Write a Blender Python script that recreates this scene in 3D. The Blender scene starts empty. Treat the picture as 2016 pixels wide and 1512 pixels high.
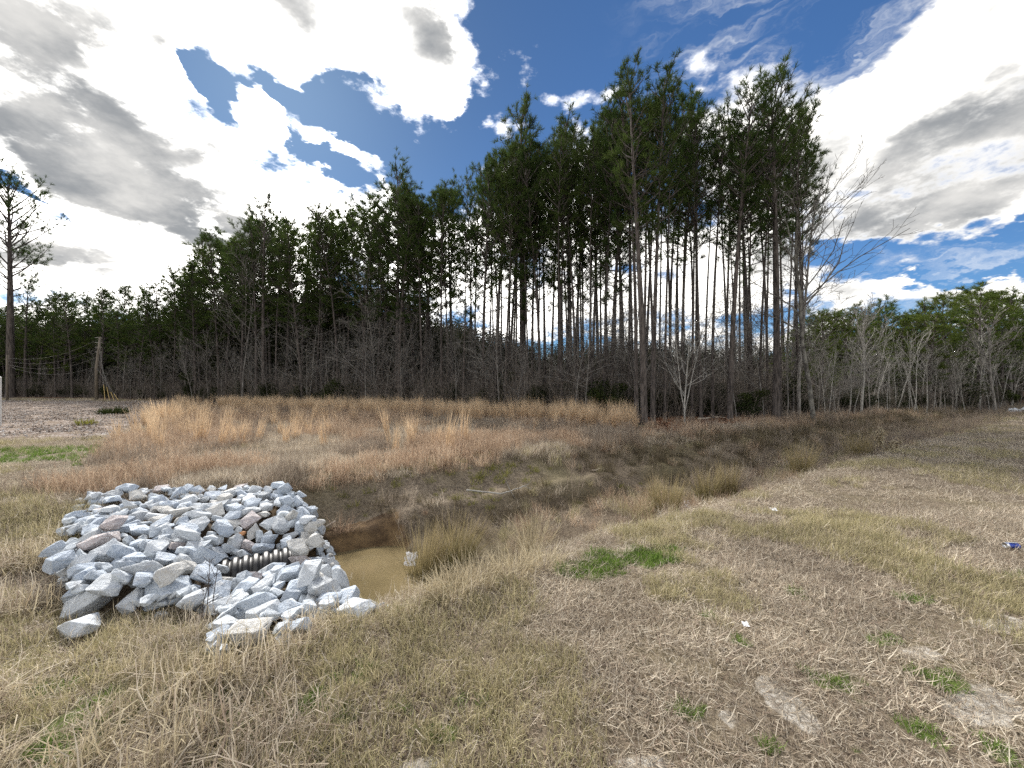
import bpy, bmesh, math, random
import numpy as np
from mathutils import Vector, Matrix, Euler
R = math.radians
C = bpy.context.scene.collection
SC = bpy.context.scene

# ------------------------------------------------------------------ camera, light, exposure
F = 756.0; U0 = 1008.0; H0 = 768.0; CAMZ = 1.6          # photo focal length in pixels, centre column, horizon row
cam = bpy.data.cameras.new('camera'); camo = bpy.data.objects.new('camera', cam); C.objects.link(camo)
camo.location = (0, 0, CAMZ); camo.rotation_euler = (R(90), 0, 0)
cam.sensor_width = 36; cam.lens = 36 * F / 2016; cam.shift_y = (H0 - 756) / 2016
cam.clip_start = 0.05; cam.clip_end = 3000
SC.camera = camo
SC.view_settings.view_transform = 'Standard'; SC.view_settings.look = 'None'
SC.view_settings.gamma = 1; SC.view_settings.use_curve_mapping = False
SC.view_settings.exposure = 1.38
SC.cycles.max_bounces = 5; SC.cycles.diffuse_bounces = 3; SC.cycles.glossy_bounces = 2
SC.cycles.transmission_bounces = 3; SC.cycles.transparent_max_bounces = 6
SC.cycles.use_denoising = False

SUN_AZ, SUN_EL = -32.0, 36.0                              # azimuth east of +Y, elevation
def deg_of(u, v):
    d = Vector(((u-U0)/F, 1, (H0-v)/F)).normalized()
    return math.degrees(math.atan2(d.x, d.y)), math.degrees(math.asin(d.z))

def build_world():
    w = bpy.data.worlds.new("World"); SC.world = w; w.use_nodes = True
    nt = w.node_tree; N = nt.nodes; L = nt.links; N.clear()
    out = N.new('ShaderNodeOutputWorld'); bg = N.new('ShaderNodeBackground'); L.new(bg.outputs[0], out.inputs[0])
    def math_(op, a, b=None, c=None, clamp=False):
        n = N.new('ShaderNodeMath'); n.operation = op; n.use_clamp = clamp
        for i, x in enumerate((a, b, c)):
            if x is None: continue
            if isinstance(x, (int, float)): n.inputs[i].default_value = x
            else: L.new(x, n.inputs[i])
        return n.outputs[0]
    def sstep(x, a, b):
        n = N.new('ShaderNodeMapRange'); n.interpolation_type = 'SMOOTHSTEP'
        L.new(x, n.inputs[0]); n.inputs[1].default_value = a; n.inputs[2].default_value = b
        return n.outputs[0]
    def mixc(f, a, b):
        n = N.new('ShaderNodeMix'); n.data_type = 'RGBA'
        L.new(f, n.inputs[0])
        for i, x in ((6, a), (7, b)):
            if isinstance(x, tuple): n.inputs[i].default_value = (*x, 1)
            else: L.new(x, n.inputs[i])
        return n.outputs[2]
    tc = N.new('ShaderNodeTexCoord'); sep = N.new('ShaderNodeSeparateXYZ'); L.new(tc.outputs['Generated'], sep.inputs[0])
    X, Y, Z = sep.outputs
    az = math_('MULTIPLY', math_('ARCTAN2', X, Y), 57.29578)
    el = math_('MULTIPLY', math_('ARCSINE', Z), 57.29578)
    cmb = N.new('ShaderNodeCombineXYZ'); L.new(az, cmb.inputs[0]); L.new(el, cmb.inputs[1])
    # ragged warp of the placement field so edges wander
    zz = math_('ADD', math_('MAXIMUM', Z, 0.0), 0.35)
    pl = N.new('ShaderNodeCombineXYZ'); L.new(math_('DIVIDE', X, zz), pl.inputs[0]); L.new(math_('DIVIDE', Y, zz), pl.inputs[1]); L.new(math_('MULTIPLY', Z, 1.5), pl.inputs[2])
    def noise(scale, detail, rough, off=0.0, dist=0.0, col=False):
        m = N.new('ShaderNodeMapping'); L.new(pl.outputs[0], m.inputs[0]); m.inputs['Location'].default_value = (off, off*.7, off*1.3)
        n = N.new('ShaderNodeTexNoise'); L.new(m.outputs[0], n.inputs['Vector'])
        n.inputs['Scale'].default_value = scale; n.inputs['Detail'].default_value = detail
        n.inputs['Roughness'].default_value = rough; n.inputs['Distortion'].default_value = dist
        return n.outputs['Color' if col else 0]
    wn = noise(1.6, 4, .55, 3.1, col=True)
    vs = N.new('ShaderNodeVectorMath'); vs.operation = 'MULTIPLY_ADD'
    L.new(wn, vs.inputs[0]); vs.inputs[1].default_value = (9, 9, 0); vs.inputs[2].default_value = (-4.5, -4.5, 0)
    va0 = N.new('ShaderNodeVectorMath'); va0.operation = 'ADD'; L.new(cmb.outputs[0], va0.inputs[0]); L.new(vs.outputs[0], va0.inputs[1])
    wn2 = noise(6.5, 5, .6, 6.1, col=True)
    vs2 = N.new('ShaderNodeVectorMath'); vs2.operation = 'MULTIPLY_ADD'
    L.new(wn2, vs2.inputs[0]); vs2.inputs[1].default_value = (9, 9, 0); vs2.inputs[2].default_value = (-4.5, -4.5, 0)
    va = N.new('ShaderNodeVectorMath'); va.operation = 'ADD'; L.new(va0.outputs[0], va.inputs[0]); L.new(vs2.outputs[0], va.inputs[1])
    def field(blobs, base):
        acc = None
        for (u, v, ru, rv, rot, wt) in blobs:
            a, e = deg_of(u, v)
            k = 57.3 / F * math.cos(R(a)); ke = 57.3/F*math.cos(R(a))*.95
            m = N.new('ShaderNodeMapping'); m.vector_type = 'TEXTURE'; L.new(va.outputs[0], m.inputs[0])
            m.inputs['Location'].default_value = (a, e, 0); m.inputs['Rotation'].default_value = (0, 0, R(rot))
            m.inputs['Scale'].default_value = (ru*k, rv*ke, 1000)
            g = N.new('ShaderNodeTexGradient'); g.gradient_type = 'SPHERICAL'; L.new(m.outputs[0], g.inputs[0])
            acc = math_('MULTIPLY_ADD', g.outputs[1], wt, acc if acc is not None else base)
        return acc
    # cloud cover, (photo u, v, radius u, radius v, tilt, weight)
    cover = field([
        (150, 120, 560, 330, 0, 1.5), (560, 60, 420, 230, 0, 1.3), (800, 50, 240, 140, 0, 1.2),
        (150, 420, 480, 260, -20, 1.5), (480, 420, 300, 170, -20, 1.2), (700, 360, 230, 110, -25, .75),
        (900, 180, 120, 110, 0, .55), (975, 230, 60, 70, 0, .5), (950, 300, 120, 60, 0, .45),
        (900, 440, 330, 150, 0, 1.2), (1150, 520, 360, 220, 0, 1.3), (1420, 560, 320, 210, 0, 1.3), (700, 600, 600, 200, 0, .9),
        (1440, 170, 170, 70, 0, .95), (1520, 280, 240, 130, 0, 1.2), (1390, 40, 110, 60, 30, .42), (1390, 110, 100, 30, 0, .4), (1560, 20, 70, 40, 0, .35),
        (1800, 320, 420, 240, 20, 1.9), (2010, 170, 190, 230, 20, 1.3), (1640, 180, 110, 60, 30, .5), (1770, 70, 130, 40, 35, .3),
        (1950, 580, 170, 80, 10, 1.2), (1720, 590, 130, 50, 15, .7), (1810, 555, 70, 35, 0, .5),
        (-300, 300, 500, 500, 0, 1.1), (2500, 200, 600, 500, 0, 1.1), (1190, 185, 45, 30, 0, .35),
        # blue gaps
        (510, 245, 90, 45, -35, 1.9), (630, 275, 100, 38, -25, 2.0), (715, 325, 60, 40, 0, 1.3), (890, 200, 45, 60, 0, .9), (965, 240, 35, 45, 0, .7),
        (365, 135, 60, 30, -50, -1.6), (425, 165, 100, 60, -60, -2.0), (520, 150, 90, 50, -40, -2.0), (600, 310, 120, 70, 0, -1.6), (650, 345, 100, 40, -20, -1.2),
        (630, 215, 110, 80, 0, -1.6), (760, 260, 200, 100, 0, -2.2), (870, 330, 150, 90, 0, -1.3), (930, 200, 130, 130, 0, -1.1), (1010, 250, 90, 80, 0, -.8),
        (1060, 110, 150, 160, 0, -1.0), (75, 395, 130, 42, -25, -2.2), (10, 340, 90, 50, 0, -1.8), (1720, 500, 200, 60, 0, -1.9),
        (1960, 487, 190, 48, 10, -1.9), (1260, 520, 130, 110, 0, -1.1), (1490, 600, 110, 90, 0, -.9), (1380, 400, 80, 80, 0, -.5), (1060, 520, 90, 60, 0, -.6),
        (1700, 60, 240, 120, 30, -1.5), (1250, 60, 240, 130, 0, -.9), (150, 540, 60, 20, 0, -.6), (1730, 400, 30, 25, 0, -.9),
    ], -0.30)
    grey = field([
        (40, 200, 230, 110, -33, 1.3), (230, 330, 300, 130, -35, 1.5), (350, 440, 230, 90, -20, 1.4), (400, 310, 210, 100, 0, 1.3),
        (130, 520, 190, 60, -10, 1.4), (60, 20, 170, 90, 0, 1.4), (540, -20, 210, 90, 0, 1.3), (840, 60, 150, 180, 0, 1.5), (930, 40, 80, 110, 0, .7),
        (1830, 380, 400, 150, 15, 1.5), (1950, 250, 250, 150, 30, 1.15), (1700, 430, 200, 80, 0, .8), (2000, 600, 160, 70, 0, .8), (1700, 260, 160, 120, 0, .7),
        (1480, 330, 160, 100, 0, .7), (1200, 520, 200, 80, 0, .5), (700, 150, 120, 60, 0, .6), (300, 60, 120, 60, 0, .6), (1450, 190, 120, 50, 0, .5), (1980, 30, 90, 80, 0, .7), (1400, 50, 200, 90, 0, .6), (1720, 590, 160, 60, 0, .6),
    ], -0.35)
    n1 = noise(2.6, 9, .60, 1.7, .1); n2 = noise(2.2, 8, .58, 8.2, .2)
    cover = math_('ADD', cover, math_('MULTIPLY', sstep(Y, 0.15, -0.25), .75))  # extra cloud added behind the camera, out of view, as fill light
    cl = N.new('ShaderNodeClamp'); L.new(math_('MULTIPLY', cover, .62), cl.inputs[0]); cl.inputs[1].default_value = -.33; cl.inputs[2].default_value = .48
    n3 = noise(11, 6, .62, 2.9)
    dens = math_('ADD', math_('MULTIPLY_ADD', n3, 1.1, math_('MULTIPLY_ADD', n1, 3.0, cl.outputs[0])), -2.05)
    gcl = N.new('ShaderNodeClamp'); L.new(grey, gcl.inputs[0]); gcl.inputs[1].default_value = -.5; gcl.inputs[2].default_value = .95
    gd = math_('MULTIPLY_ADD', n2, 2.6, math_('ADD', gcl.outputs[0], -1.3))
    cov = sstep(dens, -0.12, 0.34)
    # thick middles turn grey, the thin rims stay white
    thick = math_('MULTIPLY', sstep(gd, -0.15, 1.0), sstep(dens, 0.05, 0.6))
    fine = noise(5.5, 8, .6, 5.0)
    white = mixc(sstep(dens, 0.0, 0.5), mixc(fine, (.30, .305, .31), (.50, .49, .48)), (.72, .70, .66))
    dotn = N.new('ShaderNodeVectorMath'); dotn.operation = 'DOT_PRODUCT'; L.new(tc.outputs['Generated'], dotn.inputs[0])
    dotn.inputs[1].default_value = (math.sin(R(SUN_AZ))*math.cos(R(SUN_EL)), math.cos(R(SUN_AZ))*math.cos(R(SUN_EL)), math.sin(R(SUN_EL)))
    gl = math_('POWER', math_('MAXIMUM', dotn.outputs['Value'], 0.0), 5.0)
    wv = N.new('ShaderNodeVectorMath'); wv.operation = 'SCALE'; L.new(white, wv.inputs[0]); L.new(math_('MULTIPLY_ADD', gl, 3.0, 1.0), wv.inputs[3]); white = wv.outputs[0]
    thick = math_('SUBTRACT', 1.0, math_('POWER', math_('SUBTRACT', 1.0, thick), 2.2))
    ccol = mixc(thick, white, mixc(sstep(fine, .3, .7), (.13, .137, .145), (.31, .305, .295)))
    # sky texture
    sky = N.new('ShaderNodeTexSky'); sky.sky_type = 'NISHITA'; sky.sun_disc = False
    sky.sun_elevation = R(SUN_EL); sky.sun_rotation = R(SUN_AZ); sky.air_density = 1.0; sky.dust_density = .35; sky.ozone_density = 2.5
    st = N.new('ShaderNodeMix'); st.data_type = 'RGBA'; st.blend_type = 'MULTIPLY'; st.inputs[0].default_value = 1
    sg = N.new('ShaderNodeVectorMath'); sg.operation = 'SCALE'; L.new(sky.outputs[0], sg.inputs[0]); L.new(math_('SUBTRACT', 1.0, math_('MULTIPLY', math_('POWER', math_('MAXIMUM', dotn.outputs['Value'], 0.0), 4.0), .5)), sg.inputs[3]); L.new(sg.outputs[0], st.inputs[6]); st.inputs[7].default_value = (*SKY_TINT, 1)
    sc = N.new('ShaderNodeVectorMath'); sc.operation = 'SCALE'; L.new(ccol, sc.inputs[0]); sc.inputs[3].default_value = 1/STR
    # thin streaky veil over the blue on the right
    sm_ = N.new('ShaderNodeMapping'); L.new(va.outputs[0], sm_.inputs[0]); sm_.inputs['Rotation'].default_value = (0, 0, R(-38)); sm_.inputs['Scale'].default_value = (.045, .30, 1)
    sn = N.new('ShaderNodeTexNoise'); L.new(sm_.outputs[0], sn.inputs['Vector']); sn.inputs['Scale'].default_value = 1; sn.inputs['Detail'].default_value = 8; sn.inputs['Roughness'].default_value = .62
    veil = math_('MULTIPLY', sstep(sn.outputs[0], .46, .78), math_('MULTIPLY', sstep(az, 12.0, 30.0), .75))
    vsc = N.new('ShaderNodeVectorMath'); vsc.operation = 'SCALE'; vsc.inputs[0].default_value = (.40, .41, .42); vsc.inputs[3].default_value = 1/STR
    blue = mixc(veil, st.outputs[2], vsc.outputs[0])
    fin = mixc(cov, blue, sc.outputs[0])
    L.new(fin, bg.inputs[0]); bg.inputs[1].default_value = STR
    w.cycles.sampling_method = 'MANUAL'; w.cycles.sample_map_resolution = 512
STR = 0.08
SKY_TINT = (.31, .47, .63)
build_world()
sun = bpy.data.lights.new('sun', 'SUN'); suno = bpy.data.objects.new('sun', sun); C.objects.link(suno)
sun.energy = 3.0; sun.angle = R(8); sun.color = (1, .96, .9)
sd = Vector((math.sin(R(SUN_AZ))*math.cos(R(SUN_EL)), math.cos(R(SUN_AZ))*math.cos(R(SUN_EL)), math.sin(R(SUN_EL))))
suno.rotation_euler = sd.to_track_quat('Z', 'Y').to_euler()

# ------------------------------------------------------------------ helpers
rng = np.random.default_rng(7); random.seed(7)
def tag(o, label=None, cat=None, group=None, kind=None):
    if label: o['label'] = label
    if cat: o['category'] = cat
    if group: o['group'] = group
    if kind: o['kind'] = kind
    return o
def link(name, me, parent=None, mats=()):
    o = bpy.data.objects.new(name, me); C.objects.link(o)
    if parent: o.parent = parent
    if me and mats and not len(me.materials):
        for m in mats: me.materials.append(m)
    return o
def empty(name, loc, rz=0, sc=1):
    o = bpy.data.objects.new(name, None); C.objects.link(o); o.location = loc; o.rotation_euler = (0, 0, rz)
    o.scale = (sc, sc, sc) if not hasattr(sc, '__len__') else sc
    o.empty_display_size = .1
    return o
def copy_tree(o, parent=None):
    c = o.copy(); C.objects.link(c); c.parent = parent
    for ch in list(o.children): copy_tree(ch, c)
    return c
def px(u, d, z=0.0):
    return Vector(((u-U0)/F*d, d, z))
def depth(v, z=0.0):
    return (CAMZ-z)*F/(v-H0)

class MB:
    """collects vertices and faces, plus a two-value vertex attribute (random, along)"""
    def __init__(s): s.v = []; s.f = []; s.c = []; s.n = 0
    def add(s, v, faces, c=None):
        v = np.asarray(v, float).reshape(-1, 3); s.v.append(v)
        s.f += [tuple(int(i)+s.n for i in f) for f in faces] if not isinstance(faces, np.ndarray) else (faces+s.n).tolist()
        s.c.append(np.zeros((len(v), 2)) if c is None else np.broadcast_to(np.asarray(c, float), (len(v), 2)))
        s.n += len(v)
    def mesh(s, name, smooth=False):
        me = bpy.data.meshes.new(name)
        v = np.concatenate(s.v); me.from_pydata(v.tolist(), [], s.f)
        a = me.attributes.new('rc', 'FLOAT_COLOR', 'POINT'); c = np.concatenate(s.c)
        d = np.zeros((len(v), 4), np.float32); d[:, :2] = c; d[:, 3] = 1
        a.data.foreach_set('color', d.ravel())
        if smooth: me.polygons.foreach_set('use_smooth', np.ones(len(me.polygons), bool))
        me.update(); return me
    def tube(s, pts, rad, sides=5, cap=True, c=(0, 0)):
        P = np.asarray(pts, float); n = len(P)
        T = np.gradient(P, axis=0); T /= np.linalg.norm(T, axis=1)[:, None]+1e-9
        ref = np.array([0, 0, 1.]) if abs(T[0][2]) < .9 else np.array([1., 0, 0])
        A = np.cross(T, ref); A /= np.linalg.norm(A, axis=1)[:, None]+1e-9; B = np.cross(T, A)
        th = np.arange(sides)*2*np.pi/sides
        rad = np.broadcast_to(np.asarray(rad, float), (n,))
        V = P[:, None]+rad[:, None, None]*(np.cos(th)[None, :, None]*A[:, None]+np.sin(th)[None, :, None]*B[:, None])
        i = np.arange(n-1)[:, None]*sides; j = np.arange(sides)[None]; k = (j+1) % sides
        fc = np.stack([i+j, i+k, i+sides+k, i+sides+j], -1).reshape(-1, 4)
        s.add(V, fc, c)
        if cap:
            m = s.n-n*sides
            s.f.append(tuple(m+q for q in range(sides))[::-1]); s.f.append(tuple(s.n-sides+q for q in range(sides)))

def blades(mb, n, base, az, lean, ln, wd, curl=.5, rand=None, twist=True):
    """n curved grass blades: base (n,3), azimuth, lean from vertical, length, width; curl bends the tip over"""
    base = np.broadcast_to(base, (n, 3)); az, lean, ln, wd, curl = [np.broadcast_to(q, (n,)) for q in (az, lean, ln, wd, curl)]
    h = np.stack([np.cos(az), np.sin(az)], -1)
    side = np.stack([-np.sin(az), np.cos(az), np.zeros(n)], -1)
    if twist:
        ph = rng.uniform(0, 2*np.pi, n); side = np.stack([np.cos(ph), np.sin(ph), np.zeros(n)], -1)
    P = [base]; a = lean.copy().astype(float)
    for k in range(3):
        st = np.concatenate([h*np.sin(a)[:, None], np.cos(a)[:, None]], 1)*(ln/3)[:, None]
        P.append(P[-1]+st); a = a+curl
    V = np.zeros((n, 7, 3))
    for k in range(3):
        w = wd*(1, .85, .6)[k]/2
        V[:, 2*k] = P[k]-side*w[:, None]; V[:, 2*k+1] = P[k]+side*w[:, None]
    V[:, 6] = P[3]
    r = rng.random(n) if rand is None else np.broadcast_to(rand, (n,))
    c = np.zeros((n, 7, 2)); c[:, :, 0] = r[:, None]; c[:, :, 1] = np.array([0, 0, .35, .35, .7, .7, 1.])
    o = (np.arange(n)*7)[:, None]
    q = np.concatenate([o+np.array([0, 1, 3, 2]), o+np.array([2, 3, 5, 4])]); t = o+np.array([4, 5, 6])
    b = mb.n; mb.v.append(V.reshape(-1, 3)); mb.c.append(c.reshape(-1, 2)); mb.f += (q+b).tolist()+(t+b).tolist(); mb.n += n*7

# ------------------------------------------------------------------ materials
class NT:
    def __init__(s, name):
        s.m = bpy.data.materials.new(name); s.m.use_nodes = True; s.t = s.m.node_tree; s.N = s.t.nodes; s.L = s.t.links; s.N.clear()
        s.out = s.N.new('ShaderNodeOutputMaterial')
    def node(s, ty, **kw):
        n = s.N.new(ty)
        for k, v in kw.items(): setattr(n, k, v)
        return n
    def set(s, n, i, x):
        if x is None: return
        if isinstance(x, bpy.types.NodeSocket): s.L.new(x, n.inputs[i])
        elif isinstance(x, tuple) and len(x) == 3 and n.inputs[i].type == 'RGBA': n.inputs[i].default_value = (*x, 1)
        else: n.inputs[i].default_value = x
    def mix(s, f, a, b, mode='MIX'):
        n = s.node('ShaderNodeMix', data_type='RGBA', blend_type=mode); s.set(n, 0, f); s.set(n, 6, a); s.set(n, 7, b); return n.outputs[2]
    def math(s, op, a, b=None, c=None, clamp=False):
        n = s.node('ShaderNodeMath', operation=op, use_clamp=clamp); s.set(n, 0, a); s.set(n, 1, b); s.set(n, 2, c); return n.outputs[0]
    def noise(s, scale, detail=4, rough=.55, vec=None, dist=0, obj=False, out=0):
        n = s.node('ShaderNodeTexNoise'); s.set(n, 'Scale', scale); s.set(n, 'Detail', detail); s.set(n, 'Roughness', rough); s.set(n, 'Distortion', dist)
        s.L.new(vec if vec is not None else s.pos(obj), n.inputs['Vector']); return n.outputs[out]
    def pos(s, obj=False):
        if obj: return s.node('ShaderNodeTexCoord').outputs['Object']
        return s.node('ShaderNodeNewGeometry').outputs['Position']
    def vmap(s, vec, scale=(1, 1, 1), rot=(0, 0, 0)):
        n = s.node('ShaderNodeMapping'); s.L.new(vec, n.inputs[0]); n.inputs['Scale'].default_value = scale; n.inputs['Rotation'].default_value = rot; return n.outputs[0]
    def step(s, x, a, b, smooth=True):
        n = s.node('ShaderNodeMapRange', interpolation_type='SMOOTHSTEP' if smooth else 'LINEAR'); s.set(n, 0, x); s.set(n, 1, a); s.set(n, 2, b); return n.outputs[0]
    def ramp(s, f, stops):
        n = s.node('ShaderNodeValToRGB'); e = n.color_ramp.elements
        while len(e) < len(stops): e.new(.5)
        for i, (p, c) in enumerate(stops): e[i].position = p; e[i].color = (*c, 1)
        s.L.new(f, n.inputs[0]); return n.outputs[0]
    def attr(s, name, out=0): return s.node('ShaderNodeAttribute', attribute_name=name).outputs[out]
    def bump(s, h, strength, dist):
        n = s.node('ShaderNodeBump'); s.set(n, 'Height', h); s.set(n, 'Strength', strength); s.set(n, 'Distance', dist); return n.outputs[0]
    def princ(s, col, rough=.8, nrm=None, metal=0, spec=.3, **kw):
        b = s.node('ShaderNodeBsdfPrincipled'); s.set(b, 'Base Color', col); s.set(b, 'Roughness', rough); s.set(b, 'Metallic', metal); s.set(b, 'Specular IOR Level', spec)
        if nrm is not None: s.L.new(nrm, b.inputs['Normal'])
        for k, v in kw.items(): s.set(b, k, v)
        s.L.new(b.outputs[0], s.out.inputs[0]); return s.m

def leaf_mat(name, cols, tip=None, tipamt=.6, trans=.3, patch=.35):
    """thin plant matter: colour from per-blade random, per-plant random and broad patches"""
    t = NT(name)
    rc = t.node('ShaderNodeSeparateColor'); t.L.new(t.attr('rc'), rc.inputs[0])
    inst = t.node('ShaderNodeObjectInfo').outputs['Random']
    f = t.math('ADD', t.math('MULTIPLY', rc.outputs[0], .6), t.math('MULTIPLY', inst, .4))
    col = t.ramp(f, [(i/(len(cols)-1), c) for i, c in enumerate(cols)])
    if tip: col = t.mix(t.math('MULTIPLY', rc.outputs[1], tipamt), col, tip)
    pt = t.step(t.noise(.9, 3, .6), .35, .65)
    col = t.mix(t.math('MULTIPLY', t.math('SUBTRACT', 1.0, pt), patch), col, (.35, .33, .33), 'MULTIPLY')
    d = t.node('ShaderNodeBsdfDiffuse'); t.L.new(col, d.inputs[0])
    tr = t.node('ShaderNodeBsdfTranslucent'); t.L.new(col, tr.inputs[0])
    m = t.node('ShaderNodeMixShader'); m.inputs[0].default_value = trans
    t.L.new(d.outputs[0], m.inputs[1]); t.L.new(tr.outputs[0], m.inputs[2]); t.L.new(m.outputs[0], t.out.inputs[0])
    return t.m

M = {}
M['straw'] = leaf_mat('dry_grass', [(.13, .09, .065), (.33, .265, .20), (.48, .41, .31), (.72, .65, .53), (.38, .30, .235), (.22, .165, .13)], patch=.45)
M['olive'] = leaf_mat('half_green_grass', [(.16, .16, .075), (.36, .32, .18), (.54, .47, .31), (.27, .27, .12)], patch=.3)
M['green'] = leaf_mat('green_grass', [(.07, .13, .03), (.12, .20, .04), (.20, .28, .07), (.09, .13, .04)], patch=.2)
M['moss'] = leaf_mat('bank_moss', [(.06, .07, .025), (.15, .155, .04), (.27, .26, .06), (.08, .09, .03)], patch=.3)
M['gold'] = leaf_mat('broomsedge', [(.32, .20, .115), (.52, .36, .21), (.64, .47, .30), (.42, .28, .16)], tip=(.84, .68, .48), tipamt=.6)
M['red'] = leaf_mat('red_brown_weeds', [(.19, .125, .085), (.36, .25, .175), (.52, .39, .28), (.66, .54, .40), (.27, .195, .145)])
M['bankweed'] = leaf_mat('dark_bank_weeds', [(.07, .055, .04), (.13, .105, .065), (.24, .20, .13), (.09, .085, .045)])
M['greyweed'] = leaf_mat('grey_dead_weeds', [(.14, .11, .09), (.26, .21, .165), (.46, .39, .31), (.17, .12, .09)])
M['rush'] = leaf_mat('rush_blades', [(.06, .07, .02), (.11, .11, .035), (.20, .17, .07), (.09, .09, .03)], tip=(.50, .40, .24), tipamt=.75)
M['palebunch'] = leaf_mat('pale_bunch_grass', [(.30, .25, .16), (.46, .39, .26), (.60, .53, .38), (.34, .26, .17)])
M['needles'] = leaf_mat('pine_needles', [(.024, .044, .015), (.045, .075, .022), (.08, .11, .03), (.035, .058, .022)], trans=.35, patch=.3)
M['needles_young'] = leaf_mat('young_pine_needles', [(.04, .068, .02), (.07, .105, .026), (.11, .14, .03), (.055, .08, .026)], trans=.35, patch=.3)  # brighter green needles of the short bushy pines
M['leaves'] = leaf_mat('evergreen_leaves', [(.016, .024, .011), (.03, .042, .017), (.055, .068, .022), (.022, .032, .014)], trans=.3, patch=.3)
M['dark_leaves'] = leaf_mat('distant_evergreen_leaves', [(.018, .022, .012), (.035, .042, .02), (.06, .066, .028)], trans=.15, patch=.5)
M['litter'] = leaf_mat('leaf_litter', [(.12, .055, .035), (.20, .10, .06), (.28, .16, .10), (.10, .06, .05)], trans=.15)

def bark(name, a, b, sc=(14, 14, 2.2), bmp=.5, moss=None):
    t = NT(name); v = t.vmap(t.pos(True), sc)
    n = t.noise(1.0, 6, .65, v); n2 = t.noise(.35, 3, .5, obj=True)
    inst = t.node('ShaderNodeObjectInfo').outputs['Random']
    col = t.mix(t.step(n, .35, .65), a, b)
    col = t.mix(t.math('MULTIPLY', inst, .45), col, (.5, .5, .52), 'MULTIPLY')
    if moss: col = t.mix(t.step(n2, .5, .7), col, moss)
    return t.princ(col, .9, t.bump(n, bmp, .03), spec=.15)
M['pine_bark'] = bark('pine_bark', (.04, .034, .031), (.15, .128, .115))
M['grey_bark'] = bark('grey_bark', (.12, .11, .10), (.30, .28, .255), (9, 9, 3))
M['pale_bark'] = bark('pale_bark', (.24, .23, .21), (.46, .44, .40), (7, 7, 5), .3)
M['lichen_bark'] = bark('lichen_bark', (.08, .072, .065), (.25, .24, .21), (7, 7, 4), .4, (.08, .07, .06))
M['twig'] = bark('twig_wood', (.09, .075, .065), (.27, .235, .20), (9, 9, 3))
M['deadwood'] = bark('dead_wood', (.22, .18, .14), (.48, .42, .35), (20, 20, 20))
M['pole'] = bark('weathered_pole', (.10, .08, .06), (.24, .21, .17), (20, 20, 1))

def ground_mat():
    t = NT('ground')
    p = t.pos()
    n1 = t.noise(2.2, 6, .65); n2 = t.noise(22, 5, .7); n3 = t.noise(110, 4, .75); nb = t.noise(.35, 4, .55)
    base = t.mix(t.step(n2, .35, .65), (.08, .06, .043), (.20, .16, .115))
    base = t.mix(t.math('MULTIPLY', t.step(n3, .5, .66), .6), base, (.36, .31, .23))
    base = t.mix(t.math('MULTIPLY', t.step(nb, .45, .65), .5), base, (.17, .15, .075))
    sep = t.node('ShaderNodeSeparateColor'); t.L.new(t.attr('g1'), sep.inputs[0])
    sep2 = t.node('ShaderNodeSeparateColor'); t.L.new(t.attr('g2'), sep2.inputs[0])
    gravel, litter, clay = sep.outputs; sand, green, wet_dark = sep2.outputs
    vor = t.node('ShaderNodeTexVoronoi'); vor.inputs['Scale'].default_value = 16; t.L.new(p, vor.inputs['Vector'])
    vc = t.node('ShaderNodeSeparateColor'); t.L.new(vor.outputs['Color'], vc.inputs[0])
    gcol = t.ramp(vc.outputs[0], [(0, (.11, .08, .065)), (.5, (.19, .145, .12)), (.8, (.25, .20, .17)), (.93, (.30, .26, .23)), (.97, (.60, .58, .55))])
    gcol = t.mix(t.step(n1, .42, .6), gcol, (.15, .11, .075))
    lcol = t.ramp(n2, [(.3, (.035, .022, .016)), (.5, (.10, .05, .032)), (.62, (.19, .095, .06)), (.75, (.24, .15, .10))])
    ccol = t.mix(t.step(n1, .35, .65), (.075, .048, .028), (.25, .165, .085)); ccol = t.mix(t.step(n2, .5, .75), ccol, (.07, .05, .03))
    scol = t.mix(t.step(n2, .4, .65), (.24, .21, .17), (.46, .43, .38))
    e = t.math('SUBTRACT', n1, .5)
    def m(f, a, b): return t.mix(t.step(t.math('ADD', f, t.math('MULTIPLY', e, .9)), .38, .62), a, b)
    col = m(gravel, base, gcol); col = m(litter, col, lcol); col = m(clay, col, ccol); col = m(sand, col, scol)
    col = m(green, col, (.09, .12, .03))
    col = t.mix(t.math('MULTIPLY', wet_dark, .75), col, (.045, .032, .02))
    h = t.math('ADD', t.math('MULTIPLY', n2, .6), t.math('MULTIPLY', n3, .4))
    return t.princ(col, .92, t.bump(h, .9, .03), spec=.1)
M['ground'] = ground_mat()
def water_mat():
    t = NT('muddy_water'); n = t.noise(6, 3, .5)
    col = t.mix(t.step(t.noise(1.4, 3, .5), .3, .7), (.135, .105, .055), (.185, .145, .078))
    return t.princ(col, .03, t.bump(n, .05, .01), spec=.6)
M['water'] = water_mat()
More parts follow.
